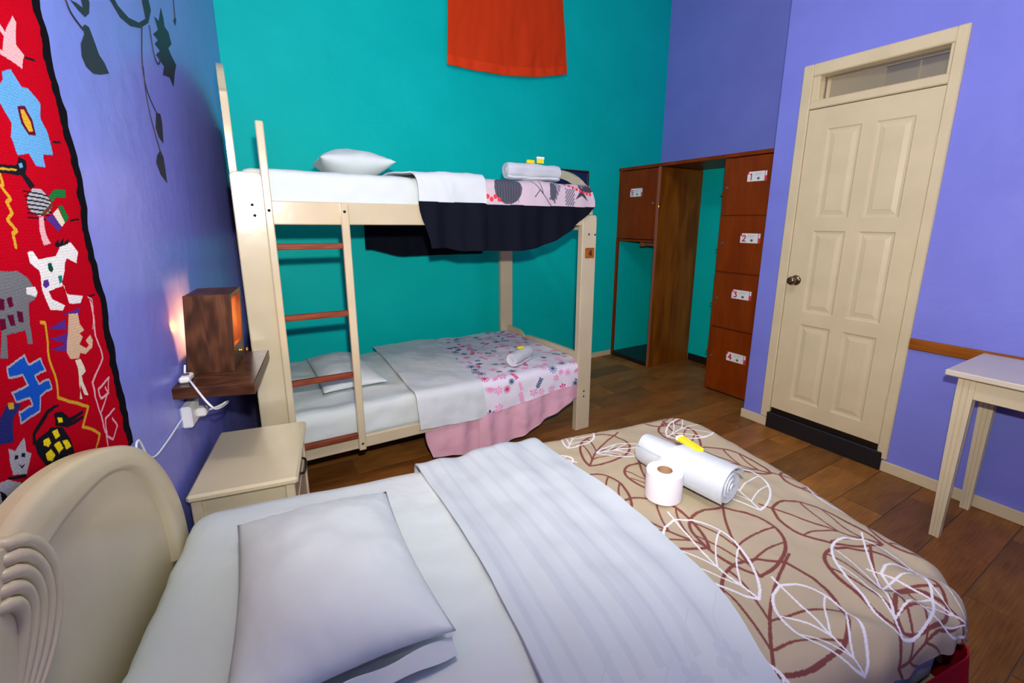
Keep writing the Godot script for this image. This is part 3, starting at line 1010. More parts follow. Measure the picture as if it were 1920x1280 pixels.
# ---------------------------------------------------------------- tapestry and wall decal (t,y in millimetres along and up the left wall)
const WOVEN := [
	["blue", "2449,1712 2415,1724 2395,1700 2374,1703 2346,1681 2354,1649 2345,1630 2351,1582 2388,1579 2393,1554 2426,1553 2436,1574 2473,1567 2481,1599 2465,1624 2484,1661 2481,1684 2454,1700"],
	["maroon", "2426,1659 2401,1665 2388,1643 2396,1614 2421,1610 2433,1628"],
	["gold", "2420,1654 2406,1657 2397,1639 2401,1620 2417,1616 2424,1632"],
	["pink", "2436,1796 2418,1802 2402,1789 2370,1830 2360,1821 2373,1777 2351,1765 2376,1736 2413,1740 2449,1743 2457,1752 2426,1752 2410,1779 2429,1791"],
	["black", "2537,1544 2489,1548 2472,1565 2454,1560 2457,1548 2467,1535 2443,1513 2461,1507 2480,1531 2542,1529"],
	["gold", "2539,1539 2489,1542 2492,1538 2540,1534"],
	["blue", "2480,1552 2468,1555 2468,1547 2480,1544"],
	["grey", "2477,1493 2453,1509 2426,1509 2406,1496 2399,1478 2415,1462 2447,1455 2475,1466 2485,1478"],
	["green", "2406,1496 2375,1512 2328,1513 2336,1495 2377,1495 2395,1486"],
	["purple", "2427,1451 2400,1462 2364,1435 2381,1426"],
	["cream", "2400,1463 2378,1474 2349,1444 2364,1435"],
	["green", "2376,1478 2360,1480 2332,1454 2349,1443"],
	["brown", "2440,1461 2401,1484 2393,1481 2433,1455"],
	["pink", "2448,1454 2433,1456 2429,1414 2422,1402 2449,1399 2451,1412"],
	["white", "2509,1390 2491,1392 2479,1375 2415,1376 2379,1404 2341,1401 2317,1378 2336,1355 2374,1370 2393,1352 2416,1321 2405,1296 2342,1282 2364,1268 2408,1275 2408,1314 2468,1311 2464,1294 2426,1273 2441,1264 2482,1275 2491,1324 2487,1355 2508,1370"],
	["dkgreen", "2449,1365 2436,1364 2438,1350 2449,1345 2455,1352"],
	["purple", "2481,1334 2466,1335 2462,1323 2476,1318 2485,1325"],
	["teal", "2428,1336 2413,1336 2414,1323 2425,1319"],
	["black", "2411,1411 2408,1400 2390,1411 2391,1401 2367,1413 2371,1402 2344,1410 2354,1399 2407,1394"],
	["dkgrey", "2604,1366 2555,1359 2530,1342 2509,1311 2524,1301 2545,1297 2563,1260 2563,1224 2578,1228 2580,1254 2632,1258 2640,1220 2660,1223"],
	["maroon", "2622,1321 2609,1317 2616,1300 2630,1302"],
	["maroon", "2602,1319 2588,1318 2591,1302 2603,1302"],
	["maroon", "2587,1292 2571,1287 2578,1268 2590,1272"],
	["maroon", "2615,1290 2598,1288 2602,1269 2614,1271"],
	["maroon", "2635,1288 2622,1285 2627,1269 2643,1268"],
	["white", "2542,1326 2513,1325 2506,1314 2516,1306 2545,1314"],
	["purple", "2507,1242 2438,1245 2439,1223"],
	["purple", "2508,1222 2434,1216 2440,1196"],
	["purple", "2507,1201 2430,1197 2436,1179"],
	["purple", "2450,1256 2367,1261 2383,1247"],
	["tan", "2422,1254 2386,1251 2382,1226 2365,1208 2386,1207 2372,1197 2390,1184 2369,1169 2355,1172 2362,1186 2339,1193 2332,1179 2346,1163 2381,1157 2399,1165 2413,1154 2443,1162 2447,1178 2431,1226"],
	["cream", "2430,1155 2408,1152 2396,1121 2415,1115 2405,1086 2401,1066 2417,1072 2422,1098 2440,1071 2428,1067 2428,1125"],
	["royal", "2645,1206 2592,1212 2581,1193 2541,1190 2536,1164 2572,1168 2571,1149 2536,1145 2533,1125 2575,1127 2581,1102 2643,1104 2645,1123 2603,1121 2608,1136 2647,1143 2649,1161 2601,1159 2605,1181 2645,1188"],
	["black", "2617,1056 2561,1058 2523,1041 2513,1014 2509,970 2530,983 2585,966 2603,968 2607,1000 2618,1033"],
	["black", "2542,1078 2515,1073 2493,1052 2436,1044 2437,1038 2496,1042 2443,1035 2443,1028 2507,1035 2544,1053"],
	["black", "2619,1073 2566,1093 2518,1090 2518,1086 2560,1084 2611,1067 2611,1048 2623,1054"],
	["yellow", "2592,1047 2574,1046 2572,1032 2583,1028 2594,1038"],
	["yellow", "2560,1049 2542,1045 2540,1029 2556,1029"],
	["yellow", "2597,1022 2578,1022 2572,1004 2586,998 2599,1007"],
	["yellow", "2566,1024 2546,1020 2543,1001 2561,999"],
	["yellow", "2539,1017 2522,1013 2516,994 2536,995"],
	["yellow", "2534,1066 2517,1061 2517,1051 2533,1055"],
	["grey", "2689,1076 2674,1064 2644,1077 2644,1051 2633,1042 2661,1012 2694,1029"],
	["black", "2707,1032 2664,1014 2665,1007 2706,1027"],
	["black", "2676,1057 2667,1053 2671,1048 2679,1051"],
	["black", "2658,1052 2649,1049 2653,1042 2661,1046"],
	["black", "2674,1040 2668,1032 2655,1032 2668,1027"],
	["grey", "2732,1035 2707,1028 2683,1008 2678,963 2723,950 2761,958"],
	["black", "2732,1021 2723,1008 2723,991 2737,997"],
	["black", "2713,995 2704,976 2708,963 2720,974"],
	["black", "2743,989 2731,977 2735,964 2751,972"],
	["navy", "2695,1131 2668,1147 2635,1135 2663,1118 2671,1079 2710,1093"],
	["gold", "2669,1148 2654,1144 2657,1132 2670,1136"],
]
const WOVEN_LINES := [
	["gold", 12, "2543,1528 2539,1510 2546,1505 2529,1486 2543,1478 2530,1460 2545,1448 2523,1429 2536,1423 2539,1400"],
	["gold", 11, "2527,1257 2514,1254 2513,1102 2411,1043 2456,1012 2393,969 2421,945"],
	["pink", 10, "2320,1265 2313,1125 2372,1088 2371,995 2364,925"],
	["pink", 9, "2296,1073 2355,1065 2351,1041 2312,1039 2321,1057"],
	["pink", 9, "2305,992 2356,989 2364,948 2334,927 2305,946 2321,974"],
	["pink", 8, "2364,1012 2308,1046 2300,1071"],
	["black", 6, "2351,1761 2317,1765"],
	["black", 6, "2336,1610 2306,1612"],
	["black", 6, "2326,1447 2286,1450"],
	["black", 6, "2323,1275 2289,1276"],
	["pink", 6, "2323,1275 2310,1267 2325,1203"],
]
const DECAL_LEAVES := [
	"2034,1928 2018,1938 1997,1939 1980,1914 1962,1884 1934,1872 1913,1851 1977,1831 2021,1822 2060,1828 2075,1848 2067,1878 2035,1909",
	"2057,2002 1976,2028 1964,2008 1980,1977 2010,1958 2041,1961 2081,1970 2048,1976 2013,1978 2017,2000",
	"1251,2258 1235,2227 1237,2198 1190,2194 1167,2157 1228,2124 1202,2107 1140,2085 1178,2049 1235,1979 1274,2004 1365,1990 1329,2028 1414,2045 1351,2077 1410,2082 1358,2111 1411,2114 1337,2153 1360,2190 1308,2192",
	"1529,1825 1481,1828 1475,1799 1499,1724 1542,1738 1562,1766",
	"1550,1694 1526,1672 1527,1635 1529,1582 1590,1606 1619,1643 1599,1668",
	"1038,2306 1024,2296 1054,2263 1075,2273",
	"1792,2107 1747,2083 1665,2079 1561,2100 1478,2141 1490,2195 1421,2255 1405,2227 1395,2197 1452,2137 1557,2085 1653,2058 1741,2052 1822,2082",
]
const DECAL_STEMS := [
	"2120,1988 2096,1941 2037,1920",
	"1536,2100 1600,1962 1594,1880 1520,1820",
	"1596,1955 1613,1843 1582,1745 1554,1687",
	"1447,2131 1445,2040 1408,2015 1358,2052",
	"1016,2416 1045,2293",
	"2185,2034 2092,2011 1762,2133",
]
const YARN := {"blue": Color(0.38, 0.62, 0.82), "maroon": Color(0.36, 0.06, 0.18), "gold": Color(0.80, 0.62, 0.18), "pink": Color(0.86, 0.66, 0.68), "black": Color(0.10, 0.10, 0.13), "grey": Color(0.66, 0.66, 0.68), "green": Color(0.12, 0.45, 0.22), "purple": Color(0.34, 0.18, 0.52), "cream": Color(0.88, 0.82, 0.72), "brown": Color(0.40, 0.22, 0.16), "white": Color(0.90, 0.89, 0.88), "dkgreen": Color(0.08, 0.28, 0.22), "teal": Color(0.10, 0.48, 0.44), "dkgrey": Color(0.44, 0.44, 0.46), "tan": Color(0.82, 0.68, 0.56), "royal": Color(0.10, 0.32, 0.72), "yellow": Color(0.95, 0.84, 0.12), "navy": Color(0.16, 0.18, 0.42)}

func build_tapestry() -> void:
	var k := 700.0
	var t0 := 2.20
	var y1 := 2.36
	var W := 770
	var H := 1130
	var img := Image.create(W, H, false, Image.FORMAT_RGB8)
	img.fill(Color(0.70, 0.02, 0.11))
	var px := func(s: String, o: Vector2) -> PackedVector2Array:
		var out := PackedVector2Array()
		for q in pts2(s):
			out.append(Vector2((q.x + o.x - t0) * k, (y1 - q.y - o.y) * k))
		return out
	for o in [Vector2(0.02, 0.98), Vector2(0.54, 0.96), Vector2(0.50, -0.03), Vector2.ZERO]:
		for w in WOVEN_LINES:
			stroke(img, px.call(w[2], o), w[1] * 0.47, YARN[w[0]])
		for w in WOVEN:
			var p: PackedVector2Array = px.call(w[1], o)
			fill_poly(img, p, YARN[w[0]])
			if w[0] == "royal":
				p.append(p[0])
				stroke(img, p, 3.0, YARN.grey)
			if w[0] == "grey" and w[1].begins_with("2477"):
				for r in 7:
					stroke(img, px.call("2486,%d 2402,%d" % [1503 - r * 8, 1496 - r * 8], o), 2.0, YARN.black)
	# woven stripes, yarn grain and the dark selvedge
	var nz := noise(91, 0.35, 2)
	var wob := noise(92, 0.03, 2)
	for y in H:
		var edge := 52.0 + wob.get_noise_1d(y) * 6.0
		for x in W:
			var c := img.get_pixel(x, y)
			if x < edge or x > W - 40 or y > H - 40 + wob.get_noise_1d(x) * 5.0 or y < 30:
				c = Color(0.07, 0.07, 0.09)
			var g := 1.0 + nz.get_noise_2d(x, y) * 0.16 + (0.03 if (y / 2) % 2 == 0 else -0.03)
			img.set_pixel(x, y, Color(c.r * g, c.g * g, c.b * g))
	var m := mat(Color.WHITE, 1.0, 0.1)
	m.albedo_texture = img_tex(img)
	var org := V(0, 0.873, 2.75)
	var b := MB.new(org)
	var wv := noise(94, 1.6, 3)
	b.sheet(func(u: float, v: float) -> Vector3:
		var y := lerpf(0.873, 2.34, v)
		var t := lerpf(2.236 + 0.020 * wv.get_noise_1d(y * 2.2) + 0.012 * wv.get_noise_1d(y * 9.0) + 0.03 * smoothstep(1.5, 1.95, y), 3.28, u)
		return V(0.010 + 0.003 * wv.get_noise_2d(t * 2.0, y * 1.5), y + 0.006 * wv.get_noise_1d(t * 6.0 + 40.0) * (1.0 - v), t), 60, 90, 0.006, V(1, 0, 0),
		func(u: float, v: float) -> Vector2: return Vector2((lerpf(2.24, 3.28, u) - t0) * k / W, (y1 - lerpf(0.873, 2.34, v)) * k / H))
	var tp := thing("tapestry", "red woven wall tapestry with animal figures and a black edge hung above the headboard", "tapestry", org, true)
	part("weave", b.done(), m, tp)

func build_decal() -> void:
	var org := V(0, 1.55, 1.7)
	var d := thing("wall_decal", "black climbing vine decal with leaves on the purple wall", "wall decal", org, true)
	for s in DECAL_LEAVES:
		var b := MB.new(org)
		b.prism(pts2(s), Vector3.ZERO, V(0, 0, 1), Vector3.UP, V(1, 0, 0), 0.0, 0.0012)
		part("leaf", b.done(), M.decal, d)
	for s in DECAL_STEMS:
		var p := PackedVector3Array()
		for q in pts2(s):
			p.append(V(0.0, q.y, q.x))
		var b := MB.new(org)
		b.tube(spline(p, 6), 0.003, 6)
		part("stem", b.done(), M.decal, d)


# ---------------------------------------------------------------- double bed (left wall's frame)
func build_bed() -> void:
	var org := V(1.0, 0, 2.69)
	var bed := thing("double_bed", "cream double bed in the foreground with an arched panelled headboard", "bed", org, true)
	part("base", bx(V(0.105, 0.10, 2.14), V(1.95, 0.30, 3.20), org, 0.006), M.cream, bed)
	for q in [V(0.16, 0, 2.2), V(1.88, 0, 2.2), V(0.16, 0, 3.14), V(1.88, 0, 3.14)]:
		part("leg", bx(q - V(0.03, 0, 0.03), q + V(0.03, 0.1, 0.03), org, 0.004), M.cream, bed)
	var Z := V(0, 0, 1)
	var Y := Vector3.UP
	var X := V(1, 0, 0)
	var arc := spline2(PackedVector2Array([Vector2(2.140, 0.50), Vector2(2.146, 0.58), Vector2(2.169, 0.667), Vector2(2.231, 0.778), Vector2(2.309, 0.868), Vector2(2.385, 0.925), Vector2(2.473, 0.966), Vector2(2.568, 0.996), Vector2(2.644, 1.010), Vector2(2.710, 1.013), Vector2(2.770, 1.006), Vector2(2.830, 0.988)]), 4)
	var outer := PackedVector2Array([Vector2(2.140, 0.02)])
	outer.append_array(arc)
	outer.append_array(PackedVector2Array([Vector2(2.850, 0.95), Vector2(2.865, 0.90), Vector2(2.90, 0.872), Vector2(2.98, 0.862), Vector2(3.10, 0.845), Vector2(3.19, 0.80), Vector2(3.24, 0.72), Vector2(3.26, 0.60), Vector2(3.26, 0.02)]))
	# the border stands proud round a sunk panel
	var inn := spline2(PackedVector2Array([Vector2(2.250, 0.50), Vector2(2.257, 0.62), Vector2(2.293, 0.741), Vector2(2.361, 0.837), Vector2(2.435, 0.889), Vector2(2.531, 0.921), Vector2(2.641, 0.925), Vector2(2.720, 0.918), Vector2(2.790, 0.900)]), 5)
	var m := MB.new(org)
	m.prism(outer, Vector3.ZERO, Z, Y, X, 0.060, 0.082, 0.0)
	part("headboard_panel", m.done(), M.cream, bed)
	m = MB.new(org)
	m.smooth(0)
	var n := inn.size()
	var oc := PackedVector2Array()
	for i in n:                                     # outer edge point facing each inner point
		var f := float(i) / (n - 1) * (arc.size() - 1)
		var q := arc[int(f)].lerp(arc[mini(int(f) + 1, arc.size() - 1)], f - int(f))
		oc.append(q)
	var prof := [[0.0, 0.060], [0.0, 0.092], [0.06, 0.099], [0.15, 0.103], [0.80, 0.104], [0.90, 0.101], [0.96, 0.093], [1.0, 0.082]]
	for i in n - 1:
		for k in prof.size() - 1:
			var pt := func(a: int, b: int) -> Vector3:
				var q := oc[a].lerp(inn[a], prof[b][0])
				return V(prof[b][1], q.y, q.x)
			var o := X
			if k == 0:
				o = V(0, oc[i].y - 0.5, oc[i].x - 2.7)
			m.quad(pt.call(i, k), pt.call(i + 1, k), pt.call(i + 1, k + 1), pt.call(i, k + 1), o)
	part("headboard_border", m.done(), M.cream, bed)
	# ridged scroll carved at the crown: ribs come over the top edge and sweep down the face
	var cc := Vector2(2.895, 0.874)
	for k in 5:
		var rad := 0.128 - 0.0215 * k
		var ring := PackedVector3Array()
		var a0 := deg_to_rad(118.0)
		for s in [0.045, 0.07, 0.092, 0.102]:
			ring.append(V(s, cc.y + rad * sin(a0) - 0.004 * smoothstep(0.08, 0.102, s), cc.x + rad * cos(a0)))
		for i in range(1, 29):
			var f := i / 28.0
			var a := a0 + (deg_to_rad(272.0) - a0) * f
			var rr := lerpf(rad, 0.150 - 0.010 * k, pow(f, 3.0))
			ring.append(V(0.109 - 0.010 * f * f, cc.y + rr * sin(a), cc.x + rad * cos(a)))
		m = MB.new(org)
		m.tube(ring, 0.0118, 12, 0.006)
		part("carved_ridge", m.done(), M.cream, bed)
	var boss := PackedVector2Array()
	for i in 28:
		boss.append(cc + Vector2(0.122, 0).rotated(TAU * i / 28.0))
	m = MB.new(org)
	m.prism(boss, Vector3.ZERO, Z, Y, X, 0.050, 0.104, 0.003)
	part("carved_boss", m.done(), M.cream, bed)

	# mattress in a white sheet
	m = MB.new(V(1.03, 0.30, 2.665))
	var nz := noise(101, 1.0, 4)
	m.rbox(V(0.108, 0.302, 2.108), V(1.93, 0.575, 3.205), 0.065, Vector3i(60, 5, 40), nz, 0.007, V(2.0, 3.0, 11.0))
	solo("mattress", "wide mattress in a smooth white fitted sheet on the cream double bed", "mattress", m.done(), M.white, V(1.03, 0.30, 2.665), true, "")
	# red valance round the base
	m = MB.new(V(1.03, 0.02, 2.665))
	var path := PackedVector2Array([Vector2(0.30, 3.236), Vector2(1.92, 3.236)])
	for i in 6:
		var a := PI * 0.5 * (1.0 - i / 5.0)
		path.append(Vector2(1.925 + 0.06 * cos(a), 3.176 + 0.06 * sin(a)))
	path.append(Vector2(1.985, 2.16))
	path.append(Vector2(1.93, 2.094))
	path.append(Vector2(0.45, 2.094))
	var dense := PackedVector2Array()
	for i in path.size() - 1:
		var c := maxi(2, int(path[i].distance_to(path[i + 1]) / 0.02))
		for j in c:
			dense.append(path[i].lerp(path[i + 1], float(j) / c))
	dense.append(path[path.size() - 1])
	var nd := dense.size() - 1
	m.sheet(func(u: float, v: float) -> Vector3:
		var i := int(round(u * nd))
		var tg := (dense[mini(i + 2, nd)] - dense[maxi(i - 2, 0)]).normalized()
		var nn := Vector2(-tg.y, tg.x)
		if nn.dot(dense[i] - Vector2(1.0, 2.665)) < 0.0:
			nn = -nn
		var w := 0.012 * sin(i * 0.55) + 0.008 * sin(i * 0.23 + 1.0)
		var g := dense[i] + nn * (v * (0.035 + w) + 0.002)
		return V(g.x, lerpf(0.42, 0.025, v), g.y), nd, 8, 0.004, Z)
	solo("bed_valance", "dark red cloth valance showing under the beige comforter", "valance", m.done(), M.red_cloth, V(1.03, 0.02, 2.665), true)

	# comforter with outlined leaves; cloth places are wd 1.0 .. 2.32 and t 1.82 .. 3.42
	var k := 600.0
	var c0 := Vector2(1.0, 1.82)
	var img := Image.create(800, 960, false, Image.FORMAT_RGB8)
	img.fill(Color8(182, 167, 138))
	var brown := Color8(122, 66, 58)
	var white := Color8(232, 232, 236)
	var brown_leaves := [[1.59, 2.19, 1.37, 2.37, 0.55], [1.30, 2.42, 1.36, 2.64, 0.6], [1.34, 2.60, 1.46, 2.86, 0.6], [1.63, 2.74, 1.50, 2.99, 0.75], [1.60, 2.98, 1.31, 3.19, 0.6], [1.77, 2.80, 1.95, 3.03, 0.55], [1.87, 3.04, 1.68, 3.22, 0.85], [1.83, 2.41, 1.95, 2.65, 0.45], [1.86, 2.18, 1.83, 2.42, 0.5], [1.77, 2.12, 2.0, 2.14, 0.5], [1.90, 3.26, 1.62, 3.28, 0.7], [1.97, 2.67, 2.13, 2.83, 0.5], [2.02, 2.95, 2.10, 3.16, 0.6], [1.55, 2.42, 1.50, 2.60, 0.7], [1.47, 1.98, 1.66, 2.10, 0.5], [1.15, 2.2, 1.2, 2.4, 0.6], [2.1, 2.3, 2.06, 2.5, 0.6]]
	var white_leaves := [[1.64, 2.33, 1.44, 2.30, 0.5], [2.04, 2.24, 1.79, 2.28, 0.65], [1.83, 2.54, 1.73, 2.79, 0.75], [1.45, 2.73, 1.44, 3.04, 0.6], [1.52, 3.03, 1.52, 3.25, 0.7], [1.91, 3.00, 1.66, 3.23, 0.6], [2.03, 2.74, 2.06, 2.96, 0.45], [1.51, 2.08, 1.36, 2.22, 0.6], [1.33, 2.32, 1.25, 2.24, 0.5], [1.80, 3.10, 1.95, 3.30, 0.6], [1.2, 3.1, 1.3, 3.35, 0.6]]
	for q in brown_leaves:
		leaf_print(img, (Vector2(q[0], q[1]) - c0) * k, (Vector2(q[2], q[3]) - c0) * k, q[4] * 1.2, 5.5, brown)
	for q in white_leaves:
		leaf_print(img, (Vector2(q[0], q[1]) - c0) * k, (Vector2(q[2], q[3]) - c0) * k, q[4] * 1.05, 4.2, white)
	var cm := mat(Color.WHITE, 0.62, 0.35)
	cm.albedo_texture = img_tex(img)
	cm.rim_enabled = true
	cm.rim = 0.1
	var puff := noise(103, 1.0, 3)
	org = V(1.6, 0.36, 2.66)
	m = MB.new(org)
	var cl := func(u: float, v: float) -> Vector2: return Vector2(lerpf(1.06, 2.20, u), lerpf(1.87, 3.305, v))
	m.sheet(func(u: float, v: float) -> Vector3:
		var p: Vector2 = cl.call(u, v)
		var g := cover(p, Vector2(-5, 2.085), Vector2(2.050, 3.245), 0.592, 0.075, 0.10, 0.016, 30.0, 0.0, 0.17)
		g.x -= 0.05 * smoothstep(2.45, 3.15, g.z) * smoothstep(1.7, 2.05, g.x)
		var top := clampf((g.y - 0.5) / 0.08, 0.0, 1.0)
		g.y += top * (0.008 * puff.get_noise_2d(p.x * 3.0, p.y * 3.0) + 0.003 * puff.get_noise_2d(p.x * 14.0, p.y * 6.0))
		g.y += 0.010 * smoothstep(2.95, 3.2, p.y) * sin(p.x * 38.0 + 6.0 * puff.get_noise_1d(p.y * 3.0)) * smoothstep(1.3, 1.6, p.x)
		return g, 96, 120, 0.012, Vector3.UP,
		func(u: float, v: float) -> Vector2:
			var p: Vector2 = cl.call(u, v)
			return Vector2((p.x - c0.x) * k / 800.0, (p.y - c0.y) * k / 960.0))
	solo("comforter", "beige comforter with brown and white outlined leaves over the foot of the double bed", "comforter", m.done(), cm, org, true)

	# white top sheet folded back over the comforter, faint tone-on-tone stripes and flowers
	img = Image.create(400, 960, false, Image.FORMAT_RGB8)
	var sw := Color8(197, 207, 211)
	img.fill(sw)
	var tone := Color8(190, 200, 206)
	for q in [[20, 14], [58, 10], [104, 20], [150, 12], [188, 18], [236, 10], [270, 16], [322, 12]]:
		img.fill_rect(Rect2i(q[0], 0, q[1], 760), tone)
	for q in [[70, 800, 30], [150, 850, 44], [250, 790, 26], [300, 870, 36], [200, 930, 40], [330, 780, 24]]:
		for a in 6:
			disc(img, Vector2(q[0], q[1]) + Vector2(q[2] * 0.7, 0).rotated(TAU * a / 6.0), q[2] * 0.5, q[2] * 0.34, tone, TAU * a / 6.0)
		stroke(img, PackedVector2Array([Vector2(q[0], q[1]), Vector2(q[0] + 20, q[1] - 60), Vector2(q[0] + 60, q[1] - 90)]), 2.5, tone)
	var sm := mat(Color.WHITE, 0.75, 0.3)
	sm.albedo_texture = img_tex(img)
	org = V(1.05, 0.36, 2.66)
	m = MB.new(org)
	var sc := func(u: float, v: float) -> Vector2:
		var t := lerpf(1.93, 3.42, v)
		var q := clampf((t - 2.11) / 0.95, 0.0, 1.0)
		var l := 0.79 + 0.095 * sin(q * PI * 0.5)
		var r := 1.262 + 0.1 * sin(clampf((t - 2.11) / 0.8, 0.0, 1.3) * PI * 0.5) - 0.05 * smoothstep(2.95, 3.25, t)
		return Vector2(lerpf(l, r, u), t)
	m.sheet(func(u: float, v: float) -> Vector3:
		var p: Vector2 = sc.call(u, v)
		var g := cover(p, Vector2(-5, 2.070), Vector2(5, 3.256), 0.611, 0.075, 0.05, 0.010, 26.0)
		var top := clampf((g.y - 0.5) / 0.08, 0.0, 1.0)
		g.y += top * (0.004 * sin(p.x * 52.0 + 2.0 * puff.get_noise_2d(p.x, p.y * 1.5)) + 0.008 * puff.get_noise_2d(p.x * 3.0, p.y * 3.0))
		if p.x < 1.08:
			g.y -= 0.018 * top * (1.0 - smoothstep(0.95, 1.08, p.x))
		return g, 56, 110, 0.007, Vector3.UP, func(u: float, v: float) -> Vector2: return Vector2(u, v))
	solo("folded_sheet", "white top sheet folded back across the middle of the double bed", "sheet", m.done(), sm, org, true, "")

	# pillow
	org = V(0.52, 0.575, 2.64)
	var pw := thing("pillow", "large plump white pillow lying in the foreground on the double bed", "pillow", org, true)
	part("cushion", pillow_mesh([Vector2(0.275, 2.352), Vector2(0.668, 2.335), Vector2(0.750, 2.900), Vector2(0.345, 2.955)], 0.578, 0.155, 111, org, 0.38), M.pillow, pw)
	m = MB.new(org)
	m.sheet(func(u: float, v: float) -> Vector3:
		var a := Vector2(0.36, 2.945).lerp(Vector2(0.742, 2.892), u)
		a += Vector2(0.006, 0.020) * v * (1.0 + 0.25 * sin(u * 9.0))
		return V(a.x, 0.622 - 0.025 * v + 0.004 * sin(u * 17.0 + v), a.y), 40, 5, 0.006, Vector3.UP)
	part("case_hem", m.done(), M.pillow, pw)

	# towel, soap and paper roll on the comforter
	org = V(1.61, 0.592, 2.58)
	var tw := thing("rolled_towel", "rolled white towel lying on the leaf comforter of the double bed", "towel", org, true, "rolled white towels")
	part("roll", towel_mesh(V(1.612, 0.655, 2.578), V(0.105, 0, 0.38), 0.335, 0.062, 3.2, org, 121), M.towel, tw)
	m = MB.new(org)
	m.sheet(func(u: float, v: float) -> Vector3:                     # outer flap crossing the roll on the slant
		var ang := lerpf(-0.5, 2.7, u)
		var along := lerpf(-0.02, 0.172, v) + 0.10 * (u - 0.6) * (1.0 - v)
		var ax := V(0.105, 0, 0.38).normalized()
		var sd := ax.cross(Vector3.UP).normalized()
		return V(1.612, 0.655, 2.578) + ax * along + (sd * cos(ang) + Vector3.UP * sin(ang)) * 0.069, 24, 12, 0.005, Vector3.UP)
	part("flap", m.done(), M.towel, tw)
	org = V(1.635, 0.716, 2.57)
	var sp := thing("soap_packet", "flat yellow soap packet tucked on the towel on the double bed", "soap", org, true, "yellow soap packets")
	m = MB.new(org)
	m.box(V(1.622, 0.716, 2.520), V(1.650, 0.732, 2.622), 0.003)
	part("packet", m.done(), M.yellow, sp)
	m = MB.new(org)
	m.box(V(1.621, 0.717, 2.515), V(1.651, 0.7325, 2.527), 0.002)
	part("paper_end", m.done(), M.soap_white, sp)
	org = V(1.489, 0.592, 2.628)
	var tp := thing("toilet_roll", "upright roll of white toilet paper beside the towel on the leaf comforter", "toilet paper", org, true)
	m = MB.new(org)
	m.lathe(PackedVector2Array([Vector2(0.024, 0.002), Vector2(0.054, 0.0), Vector2(0.0575, 0.004), Vector2(0.0575, 0.004), Vector2(0.0575, 0.091), Vector2(0.0575, 0.091), Vector2(0.055, 0.0945), Vector2(0.055, 0.0945), Vector2(0.024, 0.0935), Vector2(0.024, 0.0935), Vector2(0.024, 0.002)]), org + V(0, 0.006, 0), Vector3.UP, 40)
	part("paper", m.done(), M.paper, tp)
	m = MB.new(org)
	m.lathe(PackedVector2Array([Vector2(0.0238, 0.004), Vector2(0.0238, 0.094), Vector2(0.0238, 0.094), Vector2(0.022, 0.094), Vector2(0.022, 0.094), Vector2(0.022, 0.004)]), org + V(0, 0.006, 0), Vector3.UP, 32)
	part("core", m.done(), M.card, tp)


# ---------------------------------------------------------------- bunk bedding
func flowers(img: Image, sd: int, cols: Array, count: int, size: float) -> void:
	var rng := RandomNumberGenerator.new()
	rng.seed = sd
	var placed := []
	var tries := 0
	while placed.size() < count and tries < count * 30:
		tries += 1
		var p := Vector2(rng.randf() * img.get_width(), rng.randf() * img.get_height())
		var ok := true
		for q in placed:
			if p.distance_to(q) < size * 1.45:
				ok = false
		if not ok:
			continue
		placed.append(p)
		var c: Color = cols[rng.randi() % cols.size()]
		var s := size * rng.randf_range(0.7, 1.15)
		var a0 := rng.randf() * TAU
		match rng.randi() % 4:
			0:
				for i in 11:
					var d := Vector2.from_angle(a0 + TAU * i / 11.0)
					stroke(img, PackedVector2Array([p, p + d * s * 0.8]), 3.0, c)
					disc(img, p + d * s * 0.85, s * 0.10, s * 0.10, c)
				disc(img, p, s * 0.28, s * 0.28, c)
			1:
				for i in 7:
					var d := Vector2.from_angle(a0 - 1.2 + 2.4 * i / 6.0)
					disc(img, p + d * s * 0.55, s * 0.5, s * 0.10, c, d.angle())
			2:
				var d := Vector2.from_angle(a0)
				stroke(img, PackedVector2Array([p - d * s, p + d * s]), 3.0, c)
				for i in 5:
					var e := p + d * s * (i / 2.5 - 1.0)
					disc(img, e + d.orthogonal() * s * 0.26, s * 0.26, s * 0.13, c, d.angle() + 0.8)
					disc(img, e - d.orthogonal() * s * 0.26, s * 0.26, s * 0.13, c, d.angle() - 0.8)
			3:
				for i in 6:
					disc(img, p + Vector2(s * 0.55, 0).rotated(a0 + TAU * i / 6.0), s * 0.30, s * 0.20, c, a0 + TAU * i / 6.0)
				disc(img, p, s * 0.18, s * 0.18, c)

